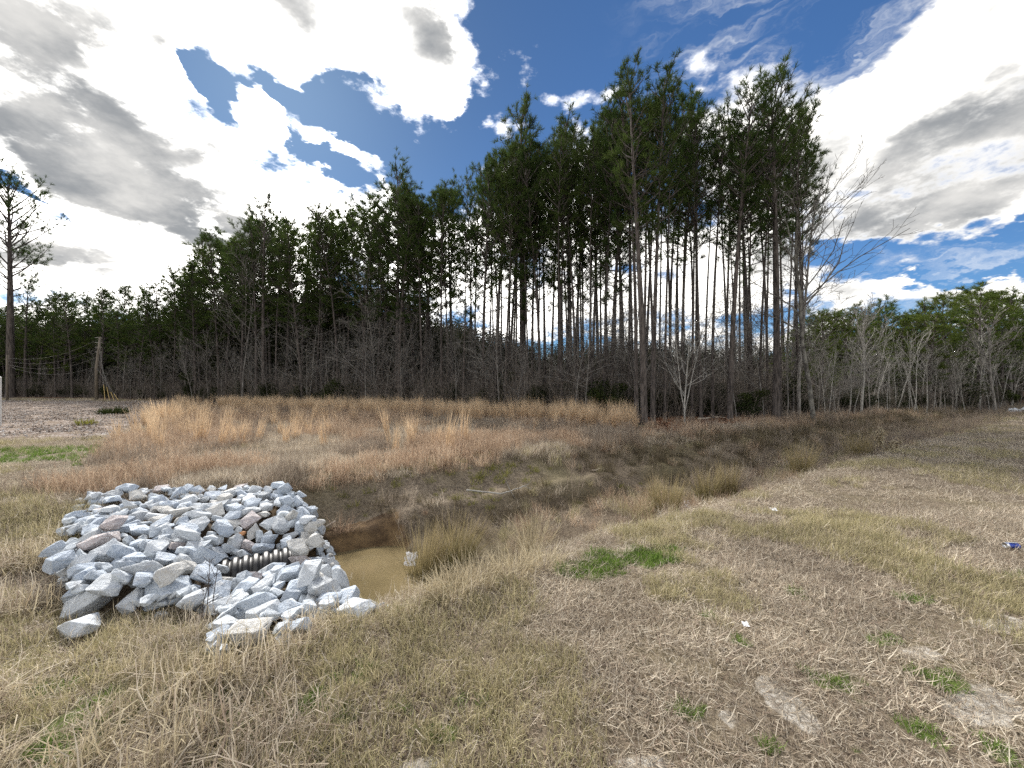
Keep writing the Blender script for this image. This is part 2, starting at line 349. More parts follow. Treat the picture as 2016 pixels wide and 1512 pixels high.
def rock_mat():
    t = NT('granite'); v = t.pos(True)
    ob = t.node('ShaderNodeObjectInfo')
    rv = t.node('ShaderNodeVectorMath', operation='SCALE'); t.L.new(ob.outputs['Location'], rv.inputs[0]); rv.inputs[3].default_value = 7
    ad = t.node('ShaderNodeVectorMath', operation='ADD'); t.L.new(v, ad.inputs[0]); t.L.new(rv.outputs[0], ad.inputs[1]); v = ad.outputs[0]
    big = t.noise(3.5, 5, .6, v); sp = t.noise(30, 6, .8, v); band = t.noise(1.2, 6, .7, t.vmap(v, (3, 3, 16), (.5, .3, 0)))
    col = t.mix(t.step(sp, .44, .64), ob.outputs['Color'], (.66, .69, .72))
    col = t.mix(t.math('MULTIPLY', t.step(sp, .45, .36), .75), col, (.10, .105, .11))
    col = t.mix(t.math('MULTIPLY', t.step(band, .54, .66), .45), col, (.78, .78, .77))
    col = t.mix(t.math('MULTIPLY', t.step(big, .55, .75), .45), col, (.40, .345, .28))
    col = t.mix(.25, col, ob.outputs['Color'])
    hh = t.math('ADD', t.math('MULTIPLY', big, 1.2), t.math('ADD', t.math('MULTIPLY', sp, .25), t.math('MULTIPLY', band, .5)))
    return t.princ(col, .8, t.bump(hh, .8, .035), spec=.25)
M['granite'] = rock_mat()
def simple(name, col, rough=.6, metal=0, spec=.4, n=0):
    t = NT(name)
    c = t.mix(t.math('MULTIPLY', t.step(t.noise(9, 5, .6, obj=True), .4, .7), .35), col, tuple(x*.5 for x in col))
    return t.princ(c, rough, None, metal, spec)
M['plastic'] = simple('black_ribbed_plastic', (.028, .026, .025), .48, 0, .45)
M['paper'] = simple('crumpled_white_paper', (.82, .82, .84), .7)
M['blue'] = simple('blue_can_print', (.03, .07, .38), .3, .3)
M['alu'] = simple('bare_aluminium', (.75, .76, .78), .28, .9)
M['guard'] = simple('yellow_guy_guard', (.50, .36, .14), .6)
M['wire'] = simple('galvanised_wire', (.28, .26, .24), .5)
M['white'] = simple('white_painted_post', (.78, .78, .76), .5)
M['orange'] = simple('orange_stone', (.5, .25, .12), .8)

# ------------------------------------------------------------------ terrain
DX, DY = .843, .538
def ts(x, y): return DX*x+DY*y, -DY*x+DX*y
def xy(t, s): return DX*t-DY*s, DY*t+DX*s
def sm(x, a, b):
    q = np.clip((x-a)/(b-a), 0, 1); return q*q*(3-2*q)
def vnoise(x, y, sc, seed=0):
    x = np.asarray(x, float)*sc+seed*13.7; y = np.asarray(y, float)*sc+seed*7.3
    xi = np.floor(x); yi = np.floor(y); fx = x-xi; fy = y-yi; fx = fx*fx*(3-2*fx); fy = fy*fy*(3-2*fy)
    def h(a, b):
        q = np.sin(a*127.1+b*311.7+seed*74.7)*43758.5453; return q-np.floor(q)
    return (h(xi, yi)*(1-fx)+h(xi+1, yi)*fx)*(1-fy)+(h(xi, yi+1)*(1-fx)+h(xi+1, yi+1)*fx)*fy
def fbm(x, y, sc, seed=0):
    return sum(vnoise(x, y, sc*2**k, seed+k)*.5**k for k in range(4))/1.875
PILE = np.array([(-3.3, 2.85), (-2.6, 2.92), (-2.15, 2.85), (-1.9, 2.32), (-1.45, 2.30), (-1.40, 2.75), (-1.02, 2.66), (-.90, 3.05), (-1.3, 3.42), (-1.75, 3.85),
                 (-2.0, 4.35), (-2.0, 4.95), (-2.5, 5.2), (-3.0, 5.5), (-3.9, 5.65), (-5.0, 5.35), (-5.6, 4.95), (-4.9, 4.2), (-4.1, 3.5)])
def in_poly(x, y, P):
    x = np.asarray(x, float); y = np.asarray(y, float); c = np.zeros(x.shape, bool); n = len(P); j = n-1
    for i in range(n):
        xi, yi = P[i]; xj, yj = P[j]
        with np.errstate(divide='ignore', invalid='ignore'):
            c ^= ((yi > y) != (yj > y)) & (x < (xj-xi)*(y-yi)/(yj-yi+1e-12)+xi)
        j = i
    return c
def poly_dist(x, y, P):
    d = np.full(np.shape(x), 1e9); n = len(P)
    for i in range(n):
        a = P[i]; b = P[(i+1) % n]; ab = b-a; L2 = ab@ab
        q = np.clip(((x-a[0])*ab[0]+(y-a[1])*ab[1])/L2, 0, 1)
        d = np.minimum(d, np.hypot(x-a[0]-q*ab[0], y-a[1]-q*ab[1]))
    return np.where(in_poly(x, y, P), d, -d)
WATER = -0.60
def gh0(x, y):
    x = np.asarray(x, float); y = np.asarray(y, float); t, s = ts(x, y)
    D = np.interp(t-.85*(1-sm(s, 3.7, 4.7)), [-2.6, -1.2, -.2, .3, 1.25, 1.8, 4.6, 5.3, 6.0, 6.6, 14, 30, 80, 300], [0, -.25, -.72, -.90, -.90, -.50, -.48, -.52, -.52, -.48, -.42, -.42, -.35, -.3])
    wob = (fbm(x, y, .6, 3)-.5)*.5
    near = sm(s+wob, 2.75, 4.25)
    far = .58*sm(s+wob*.6, 5.35, 5.85)+.42*sm(s+wob, 5.9, 7.0)
    prof = near*(1-far)
    plateau = .20*sm(s, 5.8, 7.4)+.25*sm(y, 25, 60)
    z = D*prof+plateau+(fbm(x, y, .5, 1)-.5)*.09*sm(np.hypot(x, y), 0, 3)+(fbm(x, y, 3.0, 5)-.5)*.035
    z = z+np.where(prof > .3, (fbm(x, y, 2.4, 9)-.5)*.12, 0)
    z = z+.6*sm(s, 30, 140)
    return z
def pile_top(x, y):
    t, s = ts(x, y)
    a = np.interp(s, [2.4, 3.0, 3.5, 4.2, 4.55, 5.0, 5.35, 5.8, 6.5, 7.2, 8], [.12, .16, .14, .02, -.16, -.04, .12, .24, .28, .28, .28])
    b = np.interp(s, [2.4, 3.5, 4.5, 5.5, 6.5, 7.5], [.16, .22, .24, .26, .26, .15])
    k = sm(t, -.62, -.34)
    b = np.maximum(b, gh0(x, y)+.15*(s > 5.8)); a = np.maximum(a, gh0(x, y)+.15*(s > 5.8))
    top = b*(1-k)+a*k
    k2 = sm(t, .25, .9)
    return top*(1-k2)+(gh0(x, y)+.14)*k2
def gh(x, y):
    z = gh0(x, y)
    near = (np.abs(np.asarray(x)+3.3) < 3.2) & (np.abs(np.asarray(y)-4) < 2.6)
    if np.any(near):
        d = poly_dist(x, y, PILE); k = sm(d, .0, .35)
        t, s = ts(x, y)
        pipe = (np.abs(s-4.85) < .42) & (t > -1.2)
        target = np.where(pipe, np.minimum(z, -.5), pile_top(x, y)-.15)
        z = z*(1-k)+np.where(target > z, target, z)*k
    return z
def gz(x, y): return float(gh(np.array([x], float), np.array([y], float))[0])

# region masks (0..1)
def wood_edge(u):
    return np.interp(u, [-900, 0, 200, 400, 520, 700, 900, 1100, 1268, 1450, 1600, 1750, 1900, 2016, 2600], [60, 52, 49, 39, 32, 28, 24, 20, 17.2, 18.3, 18.8, 22, 28, 40, 90])
def masks(x, y):
    x = np.asarray(x, float); y = np.asarray(y, float); t, s = ts(x, y)
    u = U0+F*x/np.maximum(y, .5)
    w = (fbm(x, y, .4, 11)-.5)*3
    left = sm(-(x+7.3+.82*(y-6.3))+w*.5, -.4, .8)*sm(y, 1.0, 3.5)*(s > 2.5)
    gravel = left*sm(y+w, 10.0, 12.5)*(1-sm(y+w*1.5, 38, 44))
    wood = sm(y-wood_edge(u)+w*.5, -1.2, 1.0)*(y > 1)*(s > 6.5)
    litter = np.maximum(wood, sm(u, 1240, 1330)*sm(s, 7.2, 8.6)*(s > 7)*.95*sm(s+w*.3, 7.4, 8.4))
    ditch = sm(s, 3.1, 4.0)*(1-sm(s, 6.9, 7.7))*sm(t, -1.2, .2)
    clay = sm(s, 5.1, 5.3)*(1-sm(s, 5.9, 6.15))*sm(t, -.4, .2)*(1-sm(t, 1.3, 2.0))
    return dict(left=left, gravel=gravel, wood=wood, litter=litter, ditch=ditch, clay=clay, t=t, s=s, u=u)
SANDS = [(1545, 1375, .12, .22), (1930, 1400, .26, .17), (1250, 1508, .12, .05), (850, 1505, .13, .06), (1980, 1230, .3, .1), (1820, 1290, .14, .06), (1430, 1420, .07, .05)]
GREENS = [(1150, 1122, .30, .16, 1), (1235, 1100, .42, .22, 1), (1640, 1345, .16, .13, .7), (1850, 1345, .13, .10, 1), (1395, 1210, .08, .06, .7), (1790, 1175, .12, .09, .8), (1370, 1415, .08, .06, .7),
          (1380, 1400, .08, .06, .7), (2010, 1140, .16, .12, .8), (1820, 1450, .10, .07, .8), (1960, 1480, .10, .08, .8), (1510, 1480, .05, .05, .7), (600, 1385, .10, .12, .8), (560, 1490, .15, .08, .8), (640, 1490, .12, .07, 1), (780, 1395, .12, .1, .6),
          (350, 1210, .08, .08, 1), (120, 1470, .12, .1, .6), (480, 1120+90, .0, .0, 0), (870, 1440, .14, .07, .6), (1300, 1085, .35, .2, .7), (1690, 1480, .06, .05, .6), (1570, 1170, .1, .08, .6), (700, 1330, .1, .1, .5),
          (1445, 1260, .07, .06, .6), (200, 1400, .3, .2, .6), (420, 1440, .3, .16, .65), (60, 1350, .25, .16, .55), (560, 1310, .25, .2, .55), (120, 1490, .25, .1, .6), (650, 1420, .2, .12, .55), (480, 1370, .2, .12, .5), (900, 1380, .2, .12, .4), (330, 1330, .15, .1, .4), (1730, 1260, .1, .08, .6)]
def spot(x, y, lst):
    m = np.zeros(np.shape(x))
    for q in lst:
        u, v, rx, ry = q[:4]
        if rx <= 0: continue
        d = depth(v); cx = (u-U0)/F*d
        m = np.maximum(m, (q[4] if len(q) > 4 else 1)*(1-sm(np.hypot((x-cx)/rx, (y-d)/ry)+(fbm(x, y, 7, 2)-.5)*1.6, .35, 1.3)))
    return m
def lawn_green(x, y):
    # the green flush on the mown strip at the left of the photo and thin greens along the verge
    a = 1-sm(np.hypot((x+10.2)/2.6, (y-8.2)/1.5)+(fbm(x, y, 1.1, 4)-.5)*1.2, .55, 1.1)
    t, s = ts(x, y)
    b = .5*(1-sm(np.abs(s-2.5), .2, .6))*sm(t, 5, 10)*(fbm(x, y, .8, 8) > .58)*.6
    return np.maximum(a, b)

def graded(lo, hi, a, b, fine, grow=1.09):
    r = list(np.arange(a, b, fine)); st = fine; v = r[-1]
    while v < hi: st *= grow; v += st; r.append(v)
    st = fine; v = a; l = []
    while v > lo: st *= grow; v -= st; l.append(v)
    return np.array(l[::-1]+r)
gx = graded(-900, 900, -7, 7, .06, 1.07); gy = graded(-300, 1200, .8, 8.5, .06, 1.07)
XX, YY = np.meshgrid(gx, gy); ZZ = gh(XX, YY)
nx, ny = len(gx), len(gy)
idx = np.arange(nx*ny).reshape(ny, nx)
quads = np.stack([idx[:-1, :-1], idx[:-1, 1:], idx[1:, 1:], idx[1:, :-1]], -1).reshape(-1, 4)
me = bpy.data.meshes.new('ground'); me.vertices.add(nx*ny); me.vertices.foreach_set('co', np.stack([XX, YY, ZZ], -1).ravel().astype(np.float32))
me.loops.add(quads.size); me.loops.foreach_set('vertex_index', quads.ravel().astype(np.int32))
me.polygons.add(len(quads)); me.polygons.foreach_set('loop_start', np.arange(0, quads.size, 4, dtype=np.int32)); me.update(calc_edges=True)
me.polygons.foreach_set('use_smooth', np.ones(len(quads), bool))
mk = masks(XX, YY)
g1 = np.zeros((nx*ny, 4), np.float32); g1[:, 0] = mk['gravel'].ravel(); g1[:, 1] = mk['litter'].ravel(); g1[:, 2] = mk['clay'].ravel()
g2 = np.zeros((nx*ny, 4), np.float32); g2[:, 0] = spot(XX, YY, SANDS).ravel(); g2[:, 1] = np.maximum(spot(XX, YY, GREENS), .45*lawn_green(XX, YY)).ravel()
g2[:, 2] = (mk['ditch']*sm(-ZZ, .3, .62)*(1-.7*mk['clay'])+.9*(poly_dist(XX, YY, PILE) > -.05)*(YY < 9)).clip(0, 1).ravel()  # wet low in the ditch; also darkens the ground in gaps between the rocks
for nm, d in (('g1', g1), ('g2', g2)):
    a = me.attributes.new(nm, 'FLOAT_COLOR', 'POINT'); a.data.foreach_set('color', d.ravel())
ground = link('ground', me, None, [M['ground']]); tag(ground, 'brown and tan grassy ground with a shallow ditch and red leaf litter', kind='structure')

# water: sheet lying in the bottom of the ditch
mb = MB(); tt = np.linspace(-.6, 8.5, 50)
lo = [xy(t, 3.3) for t in tt]; hi = [xy(t, 6.0) for t in tt]
mb.add([(x, y, WATER) for x, y in lo]+[(x, y, WATER) for x, y in hi], [(i, i+1, 51+i, 50+i) for i in range(49)])
water = link('water', mb.mesh('water'), None, [M['water']]); tag(water, 'muddy brown standing water in the ditch', kind='structure')

# ------------------------------------------------------------------ riprap rocks
def rock_variant(seed):
    r = random.Random(seed)
    bm = bmesh.new()
    a, b, c = 1, r.uniform(.62, .9), r.uniform(.42, .72)
    n = r.randint(13, 22)
    for i in range(n):
        v = Vector((r.gauss(0, 1), r.gauss(0, 1), r.gauss(0, 1))).normalized()
        # push towards a box so that broad flat faces appear
        m = max(abs(v.x), abs(v.y), abs(v.z)); v = v.lerp(v/m, r.uniform(.2, .75))*r.uniform(.80, 1.0)
        bm.verts.new((v.x*a*.5, v.y*b*.5, v.z*c*.5))
    geo = bmesh.ops.convex_hull(bm, input=bm.verts)
    bmesh.ops.delete(bm, geom=[g for g in geo['geom_interior'] if isinstance(g, bmesh.types.BMVert)], context='VERTS')
    bmesh.ops.dissolve_limit(bm, angle_limit=R(14), verts=bm.verts, edges=bm.edges)
    bmesh.ops.recalc_face_normals(bm, faces=bm.faces)
    planes = [(np.array(f.normal), float(f.normal@f.verts[0].co)) for f in bm.faces]
    bmesh.ops.bevel(bm, geom=list(bm.edges), offset=.018, segments=2, profile=.6, affect='EDGES', clamp_overlap=True)
    bmesh.ops.triangulate(bm, faces=[f for f in bm.faces if len(f.verts) > 4])
    bmesh.ops.subdivide_edges(bm, edges=[e for e in bm.edges if e.calc_length() > .12], cuts=2, use_grid_fill=True)
    bm.normal_update()
    for v in bm.verts:
        p = v.co*5+Vector((seed*3.1, 0, 0))
        from mathutils import noise as mn
        v.co += v.normal*(mn.noise(p)*.020+mn.noise(p*2.7)*.009)
    me = bpy.data.meshes.new('rock'); bm.to_mesh(me); bm.free()
    me.polygons.foreach_set('use_smooth', np.zeros(len(me.polygons), bool))
    me.materials.append(M['granite'])
    return me, planes
ROCKV = [rock_variant(100+i) for i in range(26)]
CELL = .025
hx0, hy0 = -7.0, 1.8; HXN, HYN = int(7.2/CELL), int(5.2/CELL)
hgx = hx0+np.arange(HXN)*CELL; hgy = hy0+np.arange(HYN)*CELL
HX, HY = np.meshgrid(hgx, hgy); HM = gh(HX, HY)
# the pipe in the height map
PIPE_S, PIPE_Z, PIPE_R, PIPE_T0, PIPE_T1 = 4.85, -.38, .25, -1.35, .30
Tm, Sm = ts(HX, HY)
inp = (np.abs(Sm-PIPE_S) < PIPE_R) & (Tm < PIPE_T1) & (Tm > PIPE_T0)
HM = np.where(inp, np.maximum(HM, PIPE_Z+np.sqrt(np.maximum(PIPE_R**2-(Sm-PIPE_S)**2, 0))), HM)
TOP = pile_top(HX, HY)
INP = poly_dist(HX, HY, PILE)
RCOL = [((.38, .44, .52), 'blue grey', .50), ((.54, .57, .60), 'pale grey', .26), ((.50, .48, .44), 'tan grey', .12), ((.44, .37, .355), 'pinkish', .05), ((.33, .35, .37), 'dark grey', .07)]
def drop(vi, sc, x, y, q, sink=.0):
    me, planes = ROCKV[vi]; Rm = np.array(q.to_matrix())
    r = sc*.62; i0, i1 = int((x-r-hx0)/CELL), int((x+r-hx0)/CELL)+1; j0, j1 = int((y-r-hy0)/CELL), int((y+r-hy0)/CELL)+1
    i0, j0 = max(i0, 0), max(j0, 0); i1, j1 = min(i1, HXN), min(j1, HYN)
    lx = HX[j0:j1, i0:i1]-x; ly = HY[j0:j1, i0:i1]-y
    up = np.full(lx.shape, 9.); lw = np.full(lx.shape, -9.)
    for n, d in planes:
        n = Rm@n; d = d*sc
        if n[2] > .03: up = np.minimum(up, (d-n[0]*lx-n[1]*ly)/n[2])
        elif n[2] < -.03: lw = np.maximum(lw, (d-n[0]*lx-n[1]*ly)/n[2])
        else:
            bad = n[0]*lx+n[1]*ly > d; up = np.where(bad, -9, up)
    ok = up > lw
    if ok.sum() < 4: return None
    sub = HM[j0:j1, i0:i1]
    z = np.sort((sub-lw)[ok])[-max(1, int(ok.sum()*.03))]-sink
    return z, (slice(j0, j1), slice(i0, i1)), np.where(ok, up+z, -9)
rocks = []; small = []; HEROING = False
def put_rock(vi, sc, x, y, q, z, sl, up, ci):
    HM[sl] = np.maximum(HM[sl], up)
    if len(rocks) >= 279 and not HEROING: small.append((vi, sc, (x, y, z), q)); return None
    o = bpy.data.objects.new('riprap_rock', ROCKV[vi][0]); C.objects.link(o)
    o.location = (x, y, z); o.rotation_mode = 'QUATERNION'; o.rotation_quaternion = q; o.scale = (sc,)*3
    k = random.uniform(.88, 1.12); o.color = (*[c*k for c in RCOL[ci][0]], 1)
    rocks.append((o, sc, ci)); return o
def rand_q(r, tilt, x, y):
    e = .15; nx_ = -(gz(x+e, y)-gz(x-e, y))/(2*e); ny_ = -(gz(x, y+e)-gz(x, y-e))/(2*e)
    nrm = Vector((nx_, ny_, 1)).normalized()
    q = Vector((0, 0, 1)).rotation_difference(nrm)
    return q @ Euler((R(r.gauss(0, tilt)), R(r.gauss(0, tilt)), r.uniform(0, 6.28))).to_quaternion()
rr = random.Random(5)
def pick_col(): return rr.choices(range(5), [c[2] for c in RCOL])[0]
def img_rock(u, v, z, sc, tilt=12, ci=None, vi=None):
    d = depth(v, z); x = (u-U0)/F*d; vi = rr.randrange(26) if vi is None else vi
    q = rand_q(rr, tilt, x, d); res = drop(vi, sc, x, d, q, .03)
    if res: return put_rock(vi, sc, x, d, q, *res, pick_col() if ci is None else ci)
HERO = []
def hero(o, label): 
    if o: o['label'] = label; HERO.append(o)
hero(img_rock(150, 1212, .05, .34, 6, 1, 3), 'large pale rock lying alone in the grass at the near left corner of the pile')
hero(img_rock(500, 1232, .08, .34, 18, 2, 7), 'tan wedge rock jutting out over the dry grass at the nearest tip of the pile')
hero(img_rock(697, 1190, .05, .36, 8, 1, 9), 'large rounded pale rock at the near edge of the muddy pond')
hero(img_rock(180, 1165, .05, .36, 10, 1, 12), 'broad pale slab on the near left slope of the pile')
hero(img_rock(330, 1140, .1, .42, 14, 0, 14), 'long blue grey slab in the middle of the near slope')
hero(img_rock(535, 1085, .0, .22, 20, 0, 16), 'pale rock resting on top of the black pipe')
hero(img_rock(590, 1128, -.3, .30, 10, 3, 5), 'pink faced block below the mouth of the black pipe')
# the rest: always fill where the pile is furthest below its intended top
sizes = [rr.uniform(.28, .35) for _ in range(30)]+[rr.uniform(.18, .28) for _ in range(240)]+[rr.uniform(.09, .17) for _ in range(330)]
for sc_ in sizes:
    best = None
    for k in range(45):
        x = rr.uniform(-6.0, -.9); y = rr.uniform(2.25, 6.1)
        i, j = int((x-hx0)/CELL), int((y-hy0)/CELL)
        edge = INP[j, i]
        if edge < sc_*.30: continue
        if edge < .25 and sc_ > .32: continue
        t_, s_ = ts(x, y)
        if PIPE_S-.42 < s_ < PIPE_S+.12 and -.30 < t_ < PIPE_T1+.10: continue
        if PIPE_S-.30 < s_ < PIPE_S+.02 and -.80 < t_ < -.66: continue
        w_ = int(sc_*.42/CELL); deficit = np.minimum(TOP[j-w_:j+w_+1, i-w_:i+w_+1]-HM[j-w_:j+w_+1, i-w_:i+w_+1], .16).mean()
        if best is None or deficit > best[0]: best = (deficit, x, y)
    if best is None: continue
    _, x, y = best
    bestz = None
    for k in range(7):
        xx = x+rr.uniform(-.06, .06); yy = y+rr.uniform(-.06, .06); vi = rr.randrange(26)
        q = rand_q(rr, 15, xx, yy); res = drop(vi, sc_, xx, yy, q, .02*rr.random())
        if res and (bestz is None or res[0] < bestz[0]): bestz = (res[0], vi, xx, yy, q, res)
    if bestz and bestz[0] < TOP[int((y-hy0)/CELL), int((x-hx0)/CELL)]+.22:
        _, vi, xx, yy, q, res = bestz
        put_rock(vi, sc_, xx, yy, q, *res, pick_col())
for (u, v, z, sc_) in [(600, 1085, -.3, .22), (612, 1100, -.42, .18), (630, 1108, -.5, .15), (650, 1085, -.5, .12), (622, 1128, -.5, .24), (640, 1098, -.5, .16), (605, 1070, -.25, .2), (655, 1118, -.55, .1),
                       (560, 1005, -.05, .22), (565, 1035, -.15, .22), (575, 1060, -.2, .2), (585, 1150, -.4, .3), (620, 1150, -.42, .24), (650, 1165, -.35, .26), (640, 1195, -.1, .3), (670, 1180, -.2, .24), (610, 1190, -.1, .26), (255, 1000, .15, .2), (215, 1012, .15, .22), (120, 1140, 0, .25), (105, 1100, 0, .2)]:
    HEROING = True; img_rock(u, v, z, sc_, 12, rr.choice([1, 2, 2]) if u > 590 and v < 1130 else None); HEROING = False
# the smallest stones wedged between the rocks, past counting
mb = MB()
for vi, sc_, p, q in small:
    m_ = ROCKV[vi][0]; co = np.zeros(len(m_.vertices)*3); m_.vertices.foreach_get('co', co); co = co.reshape(-1, 3)@np.array(q.to_matrix()).T*sc_+np.array(p)
    mb.add(co, [tuple(f.vertices) for f in m_.polygons])
o = link('stone_chips', mb.mesh('stone_chips'), None, [M['granite']]); o.color = (.44, .48, .52, 1); tag(o, 'small blue grey stones wedged in the gaps between the riprap rocks', kind='stuff')
def rock_label(o, sc_, ci):
    t_, s_ = ts(o.location.x, o.location.y)
    size = 'large' if sc_ > .31 else 'middling' if sc_ > .19 else 'small'
    if t_ > .35: where = 'at the water edge of the riprap pile'
    elif s_ > 6.0: where = 'along the back rim of the riprap pile'
    elif s_ > 5.0: where = 'on the slope just behind the black pipe'
    elif s_ > 4.2: where = 'in the middle of the pile level with the pipe'
    elif s_ > 3.4: where = 'on the riprap slope in front of the pipe'
    else: where = 'on the nearest skirt of the riprap pile'
    if t_ < -2.2 and s_ > 3.4: where = 'at the outer left flank of the riprap pile'
    return '%s %s granite rock %s' % (size, RCOL[ci][1], where)
for o, sc_, ci in rocks:
    if 'label' not in o: o['label'] = rock_label(o, sc_, ci)
    o['category'] = 'rock'; o['group'] = 'riprap rocks heaped around the culvert'

# corrugated black pipe
def pipe():
    root = empty('culvert_pipe', (*xy(PIPE_T1, PIPE_S), PIPE_Z)); tag(root, 'black corrugated plastic culvert pipe poking out from under the rocks', 'pipe')
    root.rotation_euler = (0, 0, math.atan2(DY, DX))
    L_ = PIPE_T1-PIPE_T0; pitch = .088; n = int(L_/pitch*10); sides = 36
    xs = np.linspace(-L_, 0, n+1); ph = (xs/pitch) % 1
    rad = PIPE_R-.028*(np.clip(np.abs(ph-.5)*2-.45, 0, .3)/.3)
    th = np.arange(sides)*2*np.pi/sides
    mb = MB(); V = np.stack([np.broadcast_to(xs[:, None], (n+1, sides)), rad[:, None]*np.cos(th), rad[:, None]*np.sin(th)], -1)
    i = np.arange(n)[:, None]*sides; j = np.arange(sides)[None]; k = (j+1) % sides
    mb.add(V, np.stack([i+j, i+k, i+sides+k, i+sides+j], -1).reshape(-1, 4))
    link('corrugated_wall', mb.mesh('corrugated_wall', True), root, [M['plastic']])
    mb = MB(); prof = [(0, PIPE_R-.002), (.018, PIPE_R-.004), (.018, PIPE_R-.035), (-.6, PIPE_R-.04)]
    V = [[(a, r*math.cos(q), r*math.sin(q)) for q in th] for a, r in prof]
    i = np.arange(3)[:, None]*sides
    mb.add(V, np.stack([i+j, i+k, i+sides+k, i+sides+j], -1).reshape(-1, 4))
    link('mouth_rim', mb.mesh('mouth_rim', True), root, [M['plastic']])
pipe()

# ------------------------------------------------------------------ stuff scattered over the ground
def variant(mb, mat, name, smooth=False):
    me = mb.mesh(name, smooth); me.materials.append(mat); return bpy.data.objects.new(name, me)
def scatter(name, variants, P, rot, scl, idx, label, cat=None):
    """one object: points that carry rotation, scale and which of the variants to place"""
    n = len(P); me = bpy.data.meshes.new(name); me.vertices.add(n); me.vertices.foreach_set('co', np.asarray(P, np.float32).ravel())
    a = me.attributes.new('rot', 'FLOAT_VECTOR', 'POINT'); a.data.foreach_set('vector', np.asarray(rot, np.float32).ravel())
    a = me.attributes.new('scl', 'FLOAT_VECTOR', 'POINT'); a.data.foreach_set('vector', np.asarray(scl, np.float32).ravel())
    a = me.attributes.new('idx', 'INT', 'POINT'); a.data.foreach_set('value', np.asarray(idx, np.int32))
    o = link(name, me); g = bpy.data.node_groups.new(name, 'GeometryNodeTree')
    g.interface.new_socket('Geometry', in_out='INPUT', socket_type='NodeSocketGeometry'); g.interface.new_socket('Geometry', in_out='OUTPUT', socket_type='NodeSocketGeometry')
    N = g.nodes; L = g.links; gi = N.new('NodeGroupInput'); go = N.new('NodeGroupOutput')
    iop = N.new('GeometryNodeInstanceOnPoints'); jn = N.new('GeometryNodeJoinGeometry')
    for v in reversed(variants):                          # joined geometry lists the last link first
        oi = N.new('GeometryNodeObjectInfo'); oi.inputs['Object'].default_value = v; oi.inputs['As Instance'].default_value = True
        L.new(oi.outputs['Geometry'], jn.inputs[0])
    def at(nm, ty):
        q = N.new('GeometryNodeInputNamedAttribute'); q.data_type = ty; q.inputs['Name'].default_value = nm; return q.outputs[0]
    e2r = N.new('FunctionNodeEulerToRotation')
    L.new(at('rot', 'FLOAT_VECTOR'), e2r.inputs[0])
    L.new(gi.outputs[0], iop.inputs['Points']); L.new(jn.outputs[0], iop.inputs['Instance']); iop.inputs['Pick Instance'].default_value = True
    L.new(at('idx', 'INT'), iop.inputs['Instance Index']); L.new(e2r.outputs[0], iop.inputs['Rotation']); L.new(at('scl', 'FLOAT_VECTOR'), iop.inputs['Scale'])
    L.new(iop.outputs[0], go.inputs[0])
    md = o.modifiers.new('scatter', 'NODES'); md.node_group = g
    tag(o, label, cat, None, 'stuff'); return o

def tuft(mat, n, rad, lnr, wd, leanr, curl, name='tuft', bias=None):
    mb = MB(); a = rng.uniform(0, 2*np.pi, n); r = rad*np.sqrt(rng.random(n))
    base = np.stack([r*np.cos(a), r*np.sin(a), rng.uniform(-.01, .0, n)], -1)
    az = rng.uniform(0, 2*np.pi, n) if bias is None else rng.normal(bias, .7, n)
    blades(mb, n, base, az, rng.uniform(*leanr, n), rng.uniform(*lnr, n), rng.uniform(wd*.6, wd*1.3, n), rng.uniform(curl*.3, curl*1.6, n)*rng.choice([1, 1, -1], n))
    return variant(mb, mat, name)
def wedge(n, y0, y1, upow=1.0, pad=1.12, smin=-1e9, smax=1e9):
    """random ground points inside the part of the place in front of the camera"""
    y = np.sqrt(rng.uniform(y0*y0, y1*y1, n)); x = rng.uniform(-1, 1, n)*(1008/F)*y*pad; return x, y

def emit(name, variants, x, y, sc, label, tilt=.12, keep=None, weights=None, zoff=0., zs=None):
    if keep is not None: x, y, sc = x[keep], y[keep], sc[keep]
    n = len(x); z = gh(x, y)+zoff
    rot = np.stack([rng.normal(0, tilt, n), rng.normal(0, tilt, n), rng.uniform(0, 6.283, n)], -1)
    idx = rng.choice(len(variants), n, p=weights)
    scl = np.stack([sc, sc, sc*(rng.uniform(.8, 1.25, n) if zs is None else zs)], -1)
    return scatter(name, variants, np.stack([x, y, z], -1), rot, scl, idx, label)

# --- mown dry verge: matted thatch close to the camera, coarser further out
matted = [tuft(M['straw'], 40, .14, (.04, .13), .0046, (1.0, 1.6), .35, 'thatch') for _ in range(9)]
short = [tuft(M['straw'], 26, .09, (.03, .075), .004, (.3, 1.4), .5, 'short_grass') for _ in range(6)]
olive = [tuft(M['olive'], 34, .08, (.05, .13), .004, (.1, .9), .35, 'olive_grass') for _ in range(5)]
V_ = matted+short+olive
def dist_density(x, y): return np.ones_like(x)
x1, y1 = wedge(15000, 1.1, 5.0); x2, y2 = wedge(20000, 5.0, 13); x3, y3 = wedge(12000, 13, 45); x4, y4 = wedge(60000, 10, 60); q4 = (ts(x4, y4)[1] < 4) & (x4 > 0); x4 = x4[q4]; y4 = y4[q4]
x = np.concatenate([x1, x2, x3, x4]); y = np.concatenate([y1, y2, y3, y4])
mk = masks(x, y); zg = gh(x, y)
pd = poly_dist(x, y, PILE); sand = spot(x, y, SANDS); grn = np.maximum(spot(x, y, GREENS), lawn_green(x, y))
keepv = ((mk['s'] < 3.3) | ((mk['left'] > .5) & (mk['gravel']+fbm(x, y, 1.5, 3)*.5 < .75)) | ((mk['s'] > 3.0) & (mk['s'] < 12) & (mk['u'] < 520))) & (pd < .10+.25*(mk['s'] > 6.3)) & (rng.random(len(x)) > sand*.85) & (rng.random(len(x)) > grn*.8) & (rng.random(len(x)) > mk['wood']) & (zg > WATER)
